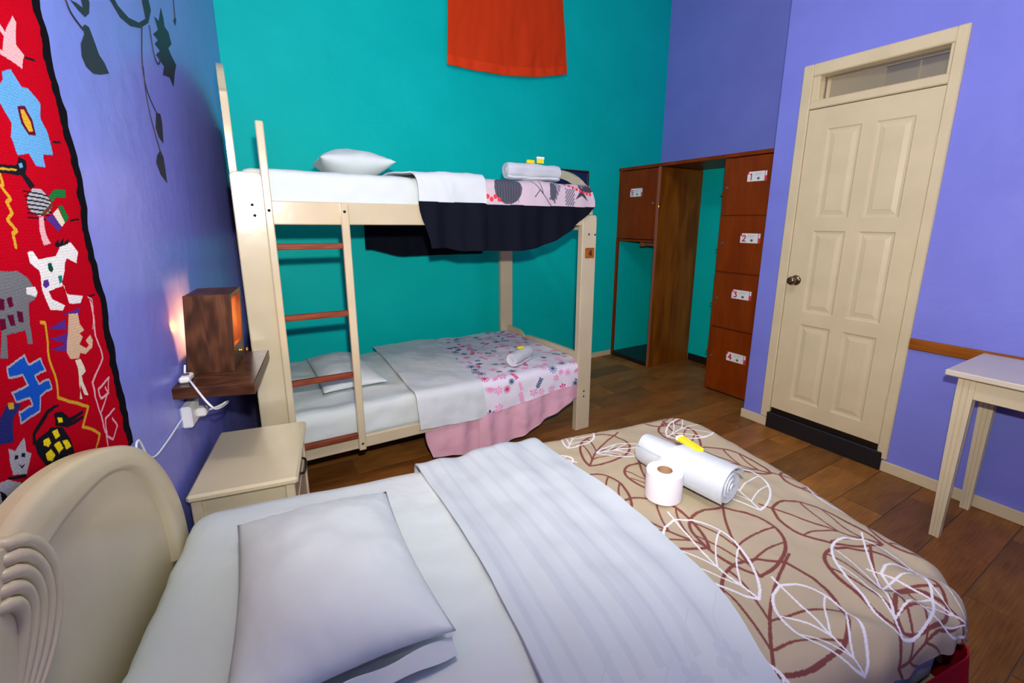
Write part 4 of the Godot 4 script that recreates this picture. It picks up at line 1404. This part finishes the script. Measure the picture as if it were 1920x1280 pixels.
# a length of cloth over a bunk, from cloth place z a(x) to b(x)
func drape(org: Vector3, x0: Callable, x1: Callable, a: Callable, b: Callable, lo: float, hi: float, y: float, r: float, fold: float, th: float, sd: int, nu := 40, nv := 60, uv = null) -> ArrayMesh:
	var nz := noise(sd, 1.0, 3)
	var m := MB.new(org)
	var cl := func(u: float, v: float) -> Vector2:
		var xm := lerpf(x0.call(0.0), x1.call(0.0), u)
		var z := lerpf(a.call(xm), b.call(xm), v)
		return Vector2(lerpf(x0.call(z), x1.call(z), u), z)
	m.sheet(func(u: float, v: float) -> Vector3:
		var p: Vector2 = cl.call(u, v)
		var g := cover(p, Vector2(-5, lo), Vector2(5, hi), y, r, 0.03, fold, 21.0, sd)
		var top := clampf((g.y - (y - r)) / r, 0.0, 1.0)
		g.y += top * (0.010 * nz.get_noise_2d(p.x * 3.0, p.y * 3.0) + 0.003 * nz.get_noise_2d(p.x * 11.0, p.y * 5.0))
		g.z += (1.0 - top) * 0.006 * nz.get_noise_2d(p.x * 9.0, g.y * 6.0) * signf(p.y - 0.8)
		return g, nu, nv, th, V(0, 0, 1) if a.call(1.0) > hi - r else (V(0, 0, -1) if b.call(1.0) < lo + r else Vector3.UP),
		func(u: float, v: float) -> Vector2:
			return uv.call(cl.call(u, v)) if uv != null else cl.call(u, v))
	return m.done()

func build_bunk_bedding() -> void:
	var nz := noise(131, 1.0, 3)
	# upper bunk
	var org := V(0.95, 1.463, 0.78)
	var m := MB.new(org)
	m.rbox(V(0.006, 1.464, 0.244), V(1.915, 1.676, 1.309), 0.045, Vector3i(50, 5, 26), nz, 0.012, V(4.0, 5.0, 4.0))
	solo("mattress", "white sheeted mattress on the upper bunk", "mattress", m.done(), M.white, org, false)
	org = V(0.56, 1.676, 0.84)
	solo("pillow", "plump white pillow on the upper bunk", "pillow", pillow_mesh([Vector2(0.39, 0.62), Vector2(0.74, 0.60), Vector2(0.765, 1.06), Vector2(0.372, 1.05)], 1.668, 0.172, 133, org, 0.60), M.pillow, org)
	var yt := 1.690
	var r := 0.055
	var lo := 0.192
	var hi := 1.356
	var at := func(y: float) -> float: return hi - r + r * PI * 0.5 + (yt - r - y)           # cloth place of a height on the front drop
	var atb := func(y: float) -> float: return lo + r - r * PI * 0.5 - (yt - r - y)          # and on the rear drop
	org = V(1.5, 1.30, 0.78)
	var bl := thing("blanket", "mauve floral blanket with a black border over the foot of the upper bunk", "blanket", org)
	var img := Image.create(512, 700, false, Image.FORMAT_RGB8)
	img.fill(Color8(206, 188, 198))
	var ink := Color8(62, 62, 76)
	var grey := Color8(116, 114, 128)
	flowers(img, 7, [ink, grey, ink, Color8(150, 140, 154)], 22, 42.0)
	# the row that hangs in front: a big striped bloom, sprigs, a bird and red berries
	disc(img, Vector2(98, 648), 60, 50, Color8(84, 86, 98))
	for i in 9:
		stroke(img, PackedVector2Array([Vector2(50 + i * 12, 606), Vector2(54 + i * 11, 690)]), 2.0, Color8(50, 50, 62))
	stroke(img, PackedVector2Array([Vector2(205, 615), Vector2(290, 698)]), 3.0, ink)
	stroke(img, PackedVector2Array([Vector2(240, 648), Vector2(215, 672)]), 3.0, ink)
	stroke(img, PackedVector2Array([Vector2(252, 660), Vector2(240, 615)]), 3.0, ink)
	disc(img, Vector2(300, 650), 16, 32, Color8(84, 86, 98))
	fill_poly(img, PackedVector2Array([Vector2(432, 606), Vector2(444, 640), Vector2(476, 640), Vector2(452, 654), Vector2(476, 680), Vector2(440, 662), Vector2(410, 676), Vector2(432, 648)]), ink)
	for i in 8:
		disc(img, Vector2(366 + i * 17, 618 + i * 9 - (i * i) * 0.5), 7, 6, Color8(226, 66, 74))
	for i in 4:
		disc(img, Vector2(10 + i * 16, 676 + (i % 2) * 8), 8, 7, Color8(226, 66, 74))
	for i in 60:
		disc(img, Vector2(360 + (i * 37) % 46, 640 + (i * 53) % 56), 3.5, 3.5, grey)
	var fm := mat(Color.WHITE, 0.85, 0.3)
	fm.albedo_texture = img_tex(img)
	var x_l := func(_z: float) -> float: return 1.10
	var x_r := func(z: float) -> float: return 1.915 + 0.035 * smoothstep(1.33, 1.45, z)
	var zb: float = at.call(1.545)
	part("floral_panel", drape(org, x_l, x_r, func(_x: float) -> float: return lo + r - 0.02, func(_x: float) -> float: return zb, lo, hi, yt, r, 0.006, 0.008, 141, 40, 60,
		func(p: Vector2) -> Vector2: return Vector2((p.x - 1.16) / 0.79, (p.y - 0.2) / (zb - 0.2))), fm, bl)
	var hem := func(x: float) -> float:
		return at.call(1.284 + 0.30 * pow(clampf((x - 1.36) / 0.59, 0.0, 1.0), 2.0) + 0.008 * smoothstep(1.3, 1.1, x))
	part("border", drape(org, x_l, x_r, func(_x: float) -> float: return zb - 0.002, hem, lo, hi, yt, r, 0.012, 0.007, 143, 44, 24), M.black_cloth, bl)
	part("border", drape(org, func(_z: float) -> float: return 0.76, func(_z: float) -> float: return 1.72, func(x: float) -> float: return atb.call(1.245 - 0.06 * smoothstep(0.76, 1.05, x)), func(_x: float) -> float: return lo + r - 0.018, lo, hi, yt, r, 0.010, 0.007, 145, 40, 24), M.black_cloth, bl)
	org = V(0.93, 1.30, 0.78)
	var fo := thing("folded_sheet", "white sheet turned back over the black blanket edge on the upper bunk", "sheet", org)
	var h2 := hi + 0.013
	var y2 := yt + 0.014
	var at2 := func(y: float) -> float: return h2 - r + r * PI * 0.5 + (y2 - r - y)
	var z2: float = at2.call(1.549)
	var fl_l := func(z: float) -> float: return 0.70 + 0.078 * smoothstep(1.1, 1.45, z) + 0.05 * smoothstep(z2, z2 + 0.25, z)
	var fl_r := func(z: float) -> float: return 1.158 + 0.012 * smoothstep(1.3, 1.7, z)
	part("sheet_fold", drape(org, fl_l, fl_r, func(_x: float) -> float: return lo + r, func(_x: float) -> float: return z2, lo, h2, y2, r, 0.008, 0.008, 147, 32, 60), M.white_fold, fo)
	part("border", drape(org, fl_l, fl_r, func(_x: float) -> float: return z2 - 0.002, func(x: float) -> float: return at2.call(1.312 - 0.02 * smoothstep(0.8, 0.95, x)), lo, h2, y2, r, 0.014, 0.010, 149, 32, 22), M.black_cloth, fo)
	org = V(1.595, 1.70, 1.16)
	var tw := thing("rolled_towel", "rolled white towel lying on the foot of the upper bunk", "towel", org, false, "rolled white towels")
	part("roll", towel_mesh(V(1.595, 1.760, 1.16), V(1, 0, 0.04), 0.375, 0.062, 3.0, org, 151, 0.95), M.towel, tw)
	org = V(1.65, 1.815, 1.17)
	var sp := thing("soap_packet", "small yellow soap packet standing on the towel on the upper bunk", "soap", org, false, "yellow soap packets")
	part("packet", bx(V(1.622, 1.812, 1.165), V(1.672, 1.848, 1.178), org, 0.003), M.yellow, sp)
	part("paper_end", bx(V(1.620, 1.838, 1.164), V(1.674, 1.852, 1.179), org, 0.002), M.soap_white, sp)
	org = V(1.57, 1.81, 1.17)
	solo("soap_packet", "low yellow soap packet lying at the middle of the towel on the upper bunk", "soap", bx(V(1.545, 1.806, 1.165), V(1.598, 1.828, 1.185), org, 0.004), M.yellow, org, false, "yellow soap packets")

	# lower bunk
	org = V(0.95, 0.29, 0.78)
	m = MB.new(org)
	m.rbox(V(0.012, 0.292, 0.244), V(1.918, 0.490, 1.309), 0.05, Vector3i(50, 5, 26), noise(161, 1.0, 4), 0.016, V(3.0, 5.0, 5.0))
	solo("mattress", "white sheeted mattress on the lower bunk", "mattress", m.done(), M.white, org, false)
	org = V(0.45, 0.49, 0.74)
	solo("pillow", "flat white pillow on the lower bunk behind the ladder", "pillow", pillow_mesh([Vector2(0.275, 0.36), Vector2(0.575, 0.34), Vector2(0.640, 1.10), Vector2(0.275, 1.12)], 0.482, 0.115, 163, org, 0.35), M.pillow, org)
	yt = 0.506
	r = 0.05
	lo = 0.16
	hi = 1.352
	img = Image.create(512, 760, false, Image.FORMAT_RGB8)
	img.fill(Color8(226, 224, 234))
	flowers(img, 23, [Color8(236, 140, 190), Color8(70, 92, 132), Color8(240, 160, 200), Color8(222, 52, 118), Color8(58, 78, 120), Color8(236, 150, 196)], 150, 21.0)
	var gm := mat(Color.WHITE, 0.85, 0.3)
	gm.albedo_texture = img_tex(img)
	org = V(1.5, 0.06, 0.8)
	bl = thing("blanket", "white blanket with pink and navy flowers and a pink border on the lower bunk", "blanket", org)
	var yt1 := yt
	var hi1 := hi
	var atl := func(y: float) -> float: return hi1 - 0.05 + 0.05 * PI * 0.5 + (yt1 - 0.05 - y)
	var fb := func(x: float) -> float: return atl.call(0.296 + 0.06 * smoothstep(1.2, 1.9, x))
	var lx := func(_z: float) -> float: return 1.10
	var rx := func(z: float) -> float: return 1.922 - 0.06 * smoothstep(1.25, 1.36, z)
	part("floral_panel", drape(org, lx, rx, func(_x: float) -> float: return 0.245, fb, lo, hi, yt, r, 0.006, 0.008, 165, 40, 70,
		func(p: Vector2) -> Vector2: return Vector2((p.x - 1.1) / 0.83, (p.y - 0.2) / 1.25)), gm, bl)
	part("border", drape(org, lx, rx, func(x: float) -> float: return fb.call(x) - 0.002, func(x: float) -> float: return atl.call(0.055 + 0.20 * pow(clampf((x - 1.2) / 0.68, 0.0, 1.0), 1.6)), lo, hi, yt, r, 0.012, 0.007, 167, 40, 26), M.pink_cloth, bl)
	org = V(0.95, 0.06, 0.8)
	fo = thing("folded_sheet", "white sheet turned back over a hanging pink edge on the lower bunk", "sheet", org)
	var h3 := hi + 0.016
	var y3 := yt + 0.013
	var at3 := func(y: float) -> float: return h3 - 0.05 + 0.05 * PI * 0.5 + (y3 - 0.05 - y)
	var w_l := func(z: float) -> float: return 0.752 - 0.035 * smoothstep(0.4, 1.3, z) + 0.012 * smoothstep(1.35, 1.6, z)
	var w_r := func(z: float) -> float: return 1.225 - 0.10 * smoothstep(0.3, 1.35, z) + 0.03 * smoothstep(1.35, 1.6, z)
	part("sheet_fold", drape(org, w_l, w_r, func(_x: float) -> float: return 0.25, func(x: float) -> float: return at3.call(0.298 - 0.014 * smoothstep(0.75, 1.1, x)), lo, h3, y3, r, 0.003, 0.008, 169, 32, 64), M.white_fold, fo)
	var h4 := hi - 0.010
	var at4 := func(y: float) -> float: return h4 - 0.05 + 0.05 * PI * 0.5 + (y3 - 0.05 - y)
	part("border", drape(org, func(z: float) -> float: return 0.77 + 0.055 * smoothstep(1.6, 1.83, z), func(_z: float) -> float: return 1.156, func(_x: float) -> float: return at4.call(0.36), func(x: float) -> float: return at4.call(0.088 - 0.03 * smoothstep(0.8, 1.1, x)), lo, h4, y3, r, 0.010, 0.007, 171, 30, 20), M.pink_cloth, fo)
	org = V(1.53, 0.508, 1.14)
	tw = thing("rolled_towel", "rolled white towel lying on the flowered blanket of the lower bunk", "towel", org, false, "rolled white towels")
	part("roll", towel_mesh(V(1.525, 0.562, 1.145), V(0.20, 0, -0.13), 0.25, 0.055, 3.0, org, 173), M.towel, tw)
	org = V(1.52, 0.612, 1.145)
	solo("soap_packet", "yellow soap packet lying on the towel on the lower bunk", "soap", bx(V(1.50, 0.609, 1.13), V(1.55, 0.625, 1.155), org, 0.004), M.yellow, org, false, "yellow soap packets")


# ---------------------------------------------------------------- nightstand, shelf, lamp, cables
func build_left_furniture() -> void:
	var org := V(0.22, 0, 1.72)
	var s := thing("nightstand", "cream painted nightstand between the double bed and the bunk bed", "nightstand", org, true)
	var m := MB.new(org)
	m.box(V(0.054, 0.522, 1.465), V(0.392, 0.550, 1.985), 0.010)
	part("top", m.done(), M.cream, s)
	m = MB.new(org)
	m.box(V(0.074, 0.09, 1.492), V(0.366, 0.522, 1.508), 0.002)
	m.box(V(0.074, 0.09, 1.945), V(0.366, 0.522, 1.961), 0.002)
	m.box(V(0.074, 0.09, 1.508), V(0.086, 0.522, 1.945), 0.002)
	m.box(V(0.086, 0.09, 1.508), V(0.366, 0.105, 1.945), 0.002)
	part("body", m.done(), M.cream, s)
	for y in [[0.40, 0.515], [0.115, 0.39]]:
		var d := part("drawer", bx(V(0.350, y[0], 1.512), V(0.372, y[1], 1.941), org, 0.005), M.cream, s)
		m = MB.new(org)
		var yc: float = lerpf(y[0], y[1], 0.55)
		m.tube(spline(PackedVector3Array([V(0.372, yc, 1.66), V(0.392, yc - 0.006, 1.668), V(0.396, yc - 0.012, 1.725), V(0.392, yc - 0.006, 1.782), V(0.372, yc, 1.79)]), 5), 0.005, 8)
		part("handle", m.done(), M.dark_metal, d)
	for q in [[0.078, 1.496], [0.362, 1.496], [0.078, 1.957], [0.362, 1.957]]:
		m = MB.new(org)
		m.box(V(q[0] - 0.016, 0, q[1] - 0.016), V(q[0] + 0.016, 0.522, q[1] + 0.016), 0.004)
		part("leg", m.done(), M.cream, s)


func build_wall_shelf() -> void:
	var Z := V(0, 0, 1)
	var X := V(1, 0, 0)
	var org := V(0.125, 0.85, 1.65)
	var m := MB.new(org)
	m.prism(PackedVector2Array([Vector2(0, 1.850), Vector2(0, 1.410), Vector2(0.250, 1.432), Vector2(0.250, 1.895)]), Vector3.ZERO, X, Z, Vector3.UP, 0.850, 0.890, 0.003)
	solo("wall_shelf", "small dark walnut shelf fixed to the purple wall under the box lamp", "shelf", m.done(), M.walnut_h, org, true)

	# the lamp leans a little away from the wall and is open at the back and the upper front
	org = V(0.09, 0.89, 1.605)
	var l := thing("box_lamp", "dark wooden box lamp glowing orange on the wall shelf", "lamp", org, true)
	var side := PackedVector2Array([Vector2(0.016, 0.890), Vector2(0.166, 0.890), Vector2(0.183, 1.184), Vector2(0.037, 1.184)])
	for q in [[1.698, 1.714], [1.498, 1.512]]:
		m = MB.new(org)
		m.prism(side, Vector3.ZERO, X, Vector3.UP, Z, q[0], q[1], 0.0015)
		part("side_plate", m.done(), M.walnut, l)
	m = MB.new(org)
	m.prism(PackedVector2Array([Vector2(0.0365, 1.170), Vector2(0.1815, 1.170), Vector2(0.1825, 1.1835), Vector2(0.0375, 1.1835)]), Vector3.ZERO, X, Vector3.UP, Z, 1.512, 1.698, 0.0)
	part("top_plate", m.done(), M.walnut, l)
	part("bottom_plate", bx(V(0.017, 0.891, 1.512), V(0.164, 0.905, 1.698), org, 0.001), M.walnut, l)
	m = MB.new(org)
	m.prism(PackedVector2Array([Vector2(0.154, 0.905), Vector2(0.166, 0.905), Vector2(0.1705, 0.978), Vector2(0.1585, 0.978)]), Vector3.ZERO, X, Vector3.UP, Z, 1.512, 1.698, 0.0)
	part("front_panel", m.done(), M.walnut, l)
	m = MB.new(org)
	m.prism(PackedVector2Array([Vector2(0.018, 0.905), Vector2(0.028, 0.905), Vector2(0.032, 0.974), Vector2(0.022, 0.974)]), Vector3.ZERO, X, Vector3.UP, Z, 1.512, 1.698, 0.0)
	part("back_panel", m.done(), M.walnut, l)
	m = MB.new(org)
	m.lathe(PackedVector2Array([Vector2(0, 0), Vector2(0.007, 0), Vector2(0.004, 0.003), Vector2(0.004, 0.020), Vector2(0.009, 0.024), Vector2(0.009, 0.030), Vector2(0, 0.032)]), V(0.168, 0.942, 1.60), X, 16)
	part("dimmer_knob", m.done(), M.brass, l)
	m = MB.new(org)
	m.lathe(PackedVector2Array([Vector2(0, -0.14), Vector2(0.016, -0.14), Vector2(0.016, -0.045), Vector2(0.016, -0.045), Vector2(0.013, -0.045), Vector2(0.013, -0.025)]), V(0.090, 1.05, 1.605), Vector3.UP, 18)
	part("socket", m.done(), M.soap_white, l)
	m = MB.new(org)
	m.lathe(PackedVector2Array([Vector2(0, -0.026), Vector2(0.013, -0.025), Vector2(0.020, -0.012), Vector2(0.026, 0.005), Vector2(0.022, 0.022), Vector2(0.010, 0.031), Vector2(0, 0.032)]), V(0.090, 1.05, 1.605), Vector3.UP, 20)
	var bulb_mat := mat(Color(1, 0.8, 0.5), 0.4)
	bulb_mat.emission_enabled = true
	bulb_mat.emission = Color(1.0, 0.66, 0.30)
	bulb_mat.emission_energy_multiplier = 4.0
	part("bulb", m.done(), bulb_mat, l)
	var om := OmniLight3D.new()
	om.name = "bulb_glow"
	om.light_color = Color(1.0, 0.64, 0.30)
	om.light_energy = 0.13
	om.light_size = 0.02
	om.omni_range = 10.0
	om.omni_attenuation = 2.0
	om.shadow_enabled = true
	om.position = V(0.090, 1.052, 1.605) - org
	l.add_child(om)

	org = V(0.0, 0.722, 1.755)
	var ad := thing("power_socket", "white surface socket box with a plug under the wall shelf", "socket", org, true)
	part("box", bx(V(0.0, 0.722, 1.700), V(0.034, 0.802, 1.812), org, 0.006), M.plastic, ad)
	part("plug", bx(V(0.034, 0.742, 1.725), V(0.066, 0.775, 1.765), org, 0.006), M.plastic, ad)
	m = MB.new(org)
	m.tube(spline(PackedVector3Array([V(0.012, 0.93, 1.712), V(0.014, 0.905, 1.735), V(0.028, 0.903, 1.775), V(0.048, 0.900, 1.82), V(0.07, 0.893, 1.868), V(0.10, 0.870, 1.918), V(0.12, 0.848, 1.938), V(0.132, 0.825, 1.925), V(0.136, 0.808, 1.872), V(0.135, 0.788, 1.785), V(0.125, 0.770, 1.705), V(0.10, 0.760, 1.715), V(0.066, 0.758, 1.745)]), 8), 0.0036, 8)
	var cd := thing("lamp_cord", "white cord with an inline switch hanging from the box lamp on the shelf", "cord", org, true)
	part("cord", m.done(), M.plastic, cd)
	var sw := part("inline_switch", bx(V(0.012, 0.891, 1.745), V(0.044, 0.912, 1.812), org, 0.005), M.plastic, cd)
	part("rocker", bx(V(0.020, 0.912, 1.768), V(0.036, 0.916, 1.786), org, 0.001), M.grey_plastic, sw)
	m = MB.new(org)
	m.tube(spline(PackedVector3Array([V(0.004, 0.762, 1.81), V(0.004, 0.758, 1.90), V(0.004, 0.756, 1.99), V(0.004, 0.760, 2.09), V(0.006, 0.79, 2.15), V(0.008, 0.845, 2.185), V(0.010, 0.862, 2.205), V(0.010, 0.84, 2.225), V(0.010, 0.70, 2.22), V(0.010, 0.2, 2.20)]), 8), 0.0030, 8)
	solo("wall_cable", "thin white cable running along the purple wall from the socket towards the headboard", "cable", m.done(), M.plastic, org, true)


# ---------------------------------------------------------------- table, cloth on the wall, picture
func build_right_things() -> void:
	var org := V(2.86, 0, 3.5)
	var t := thing("side_table", "cream table with tapered fluted legs against the purple wall", "table", org)
	var m := MB.new(org)
	m.box(V(2.600, 0.797, 3.048), V(3.112, 0.823, 3.98), 0.004)
	part("tabletop", m.done(), M.top, t)
	for q in [[V(2.650, 0.700, 3.11), V(2.668, 0.797, 3.92)], [V(3.058, 0.700, 3.11), V(3.076, 0.797, 3.92)], [V(2.68, 0.700, 3.092), V(3.05, 0.797, 3.110)], [V(2.68, 0.700, 3.92), V(3.05, 0.797, 3.938)]]:
		part("apron", bx(q[0], q[1], org, 0.002), M.cream, t)
	for q in [[2.672, 3.118, -0.012, 0.006], [3.060, 3.118, 0.010, 0.006], [2.672, 3.912, -0.012, -0.006], [3.060, 3.912, 0.010, -0.006]]:
		m = MB.new(org)
		var prof := PackedVector2Array()
		for k in 4:
			for e in [[-1.0, 1.0], [-0.42, 1.0], [-0.33, 0.86], [-0.24, 1.0], [0.24, 1.0], [0.33, 0.86], [0.42, 1.0]]:
				prof.append(Vector2(e[0], -e[1]).rotated(PI * 0.5 * k))
		var rings := []
		for lv in [[0.797, 0.030, 0.0], [0.70, 0.030, 0.0], [0.0, 0.0185, 1.0]]:
			var ring := []
			for p in prof:
				ring.append(V(q[0] + q[2] * lv[2] + p.x * lv[1], lv[0], q[1] + q[3] * lv[2] + p.y * lv[1]))
			rings.append(ring)
		m.flat()
		for i in 2:
			for k in prof.size():
				var j := (k + 1) % prof.size()
				var e: Vector2 = prof[j] - prof[k]
				m.quad(rings[i][k], rings[i][j], rings[i + 1][j], rings[i + 1][k], V(e.y, 0, -e.x))
		for k in prof.size():
			m.tri(rings[2][k], rings[2][(k + 1) % prof.size()], V(q[0] + q[2], 0, q[1] + q[3]), V(0, -1, 0))
		part("leg", m.done(), M.cream, t)

	org = V(2.1, 2.65, 0.02)
	var cl := thing("orange_cloth", "orange cloth hung flat high on the teal wall", "wall cloth", org)
	var om := mat(Color8(218, 60, 10), 0.7, 0.3)
	om.rim_enabled = true
	om.rim = 0.25
	om.rim_tint = 0.6
	var hm := mat(Color8(234, 64, 16), 0.7, 0.3)
	var nz := noise(181, 1.0, 3)
	var pos := func(u: float, v: float) -> Vector3:
		var x0 := lerpf(1.512, 1.545, v)
		var x1 := lerpf(2.682, 2.60, v)
		var x := lerpf(x0, x1, u)
		var yb := 2.652 + 0.118 * pow(u, 2.6) - 0.012 * sin(u * PI)
		var y := lerpf(yb, 3.46, v)
		return V(x, y, 0.026 + 0.010 * (1.0 - v) * (1.0 + sin(u * 23.0 + 3.0 * nz.get_noise_2d(u * 2.0, v * 2.0))) * 0.6 + 0.012 * nz.get_noise_2d(x * 4.0, y * 1.3))
	m = MB.new(org)
	m.sheet(func(u: float, v: float) -> Vector3: return pos.call(u, lerpf(0.09, 1.0, v)), 70, 30, 0.003, V(0, 0, 1))
	part("cloth", m.done(), om, cl)
	m = MB.new(org)
	m.sheet(func(u: float, v: float) -> Vector3: return pos.call(u, lerpf(0.0, 0.09, v)) + V(0, 0, 0.003 + 0.003 * sin(u * 60.0) * sin(v * PI)), 90, 6, 0.006, V(0, 0, 1))
	part("hem", m.done(), hm, cl)

	org = V(2.8, 1.60, 0.0)
	var pf := thing("wall_picture", "small dark framed blue picture on the teal wall behind the foot of the upper bunk", "picture", org)
	m = MB.new(org)
	m.box(V(2.60, 1.925, 0.0), V(2.985, 1.945, 0.022), 0.003)
	m.box(V(2.60, 1.60, 0.0), V(2.985, 1.62, 0.022), 0.003)
	m.box(V(2.60, 1.62, 0.0), V(2.62, 1.925, 0.022), 0.003)
	m.box(V(2.965, 1.62, 0.0), V(2.985, 1.925, 0.022), 0.003)
	part("frame", m.done(), M.dark_frame, pf)
	var pm := mat(Color.WHITE, 0.4)
	pm.albedo_texture = noise_tex(noise(191, 0.02, 3), 128, Color8(10, 30, 74), Color8(30, 66, 116))
	pm.uv1_triplanar = true
	part("print", bx(V(2.618, 1.618, 0.002), V(2.967, 1.927, 0.012), org, 0.0), pm, pf)


func _ready() -> void:
	# camera
	var cam := Camera3D.new()
	cam.name = "camera"
	var yaw := 0.559
	var pitch := -0.221
	var roll := 0.008
	var f := V(sin(yaw) * cos(pitch), sin(pitch), -cos(yaw) * cos(pitch))
	var r0 := V(cos(yaw), 0, sin(yaw))
	var u0 := r0.cross(f)
	var rr := r0 * cos(roll) + u0 * sin(roll)
	var uu := u0 * cos(roll) - r0 * sin(roll)
	add_child(cam)
	cam.transform = Transform3D(Basis(rr, uu, -f), V(-0.027, 1.453, 3.714))
	cam.near = 0.05
	cam.far = 60.0
	cam.keep_aspect = Camera3D.KEEP_HEIGHT
	var foc := 856.276
	cam.set_frustum(0.05 * 1280.0 / foc, Vector2((960.0 - 989.674) / foc, (607.758 - 640.0) / foc) * 0.05, 0.05, 60.0)
	cam.current = true
	# environment
	var env := Environment.new()
	env.background_mode = Environment.BG_COLOR
	env.background_color = Color(0.02, 0.02, 0.02)
	env.tonemap_mode = Environment.TONE_MAPPER_LINEAR
	env.tonemap_exposure = 1.0
	env.sdfgi_enabled = true
	env.ssao_enabled = true
	env.ssil_enabled = true
	var we := WorldEnvironment.new()
	we.name = "environment"
	we.environment = env
	add_child(we)
	# the photographer's flash, just above the lens, its head tilted up
	var flash_energy := 6.4
	var flash_at := V(0.02, 1.634, 3.71)
	var flash_dir := V(0.56, 0.46, -0.72).normalized()
	var ceiling_energy := 1.45
	make_materials()
	build_flash(flash_at, flash_dir, flash_energy)
	build_ceiling_lamp(V(0.3, 3.9, 3.3), ceiling_energy)
	build_room()
	build_door()
	build_lockers()
	build_bunk()
	AL = BED
	build_bed()
	build_left_furniture()
	AL = WALL
	build_bunk_bedding()
	build_right_things()
	build_wall_shelf()
	build_tapestry()
	build_decal()
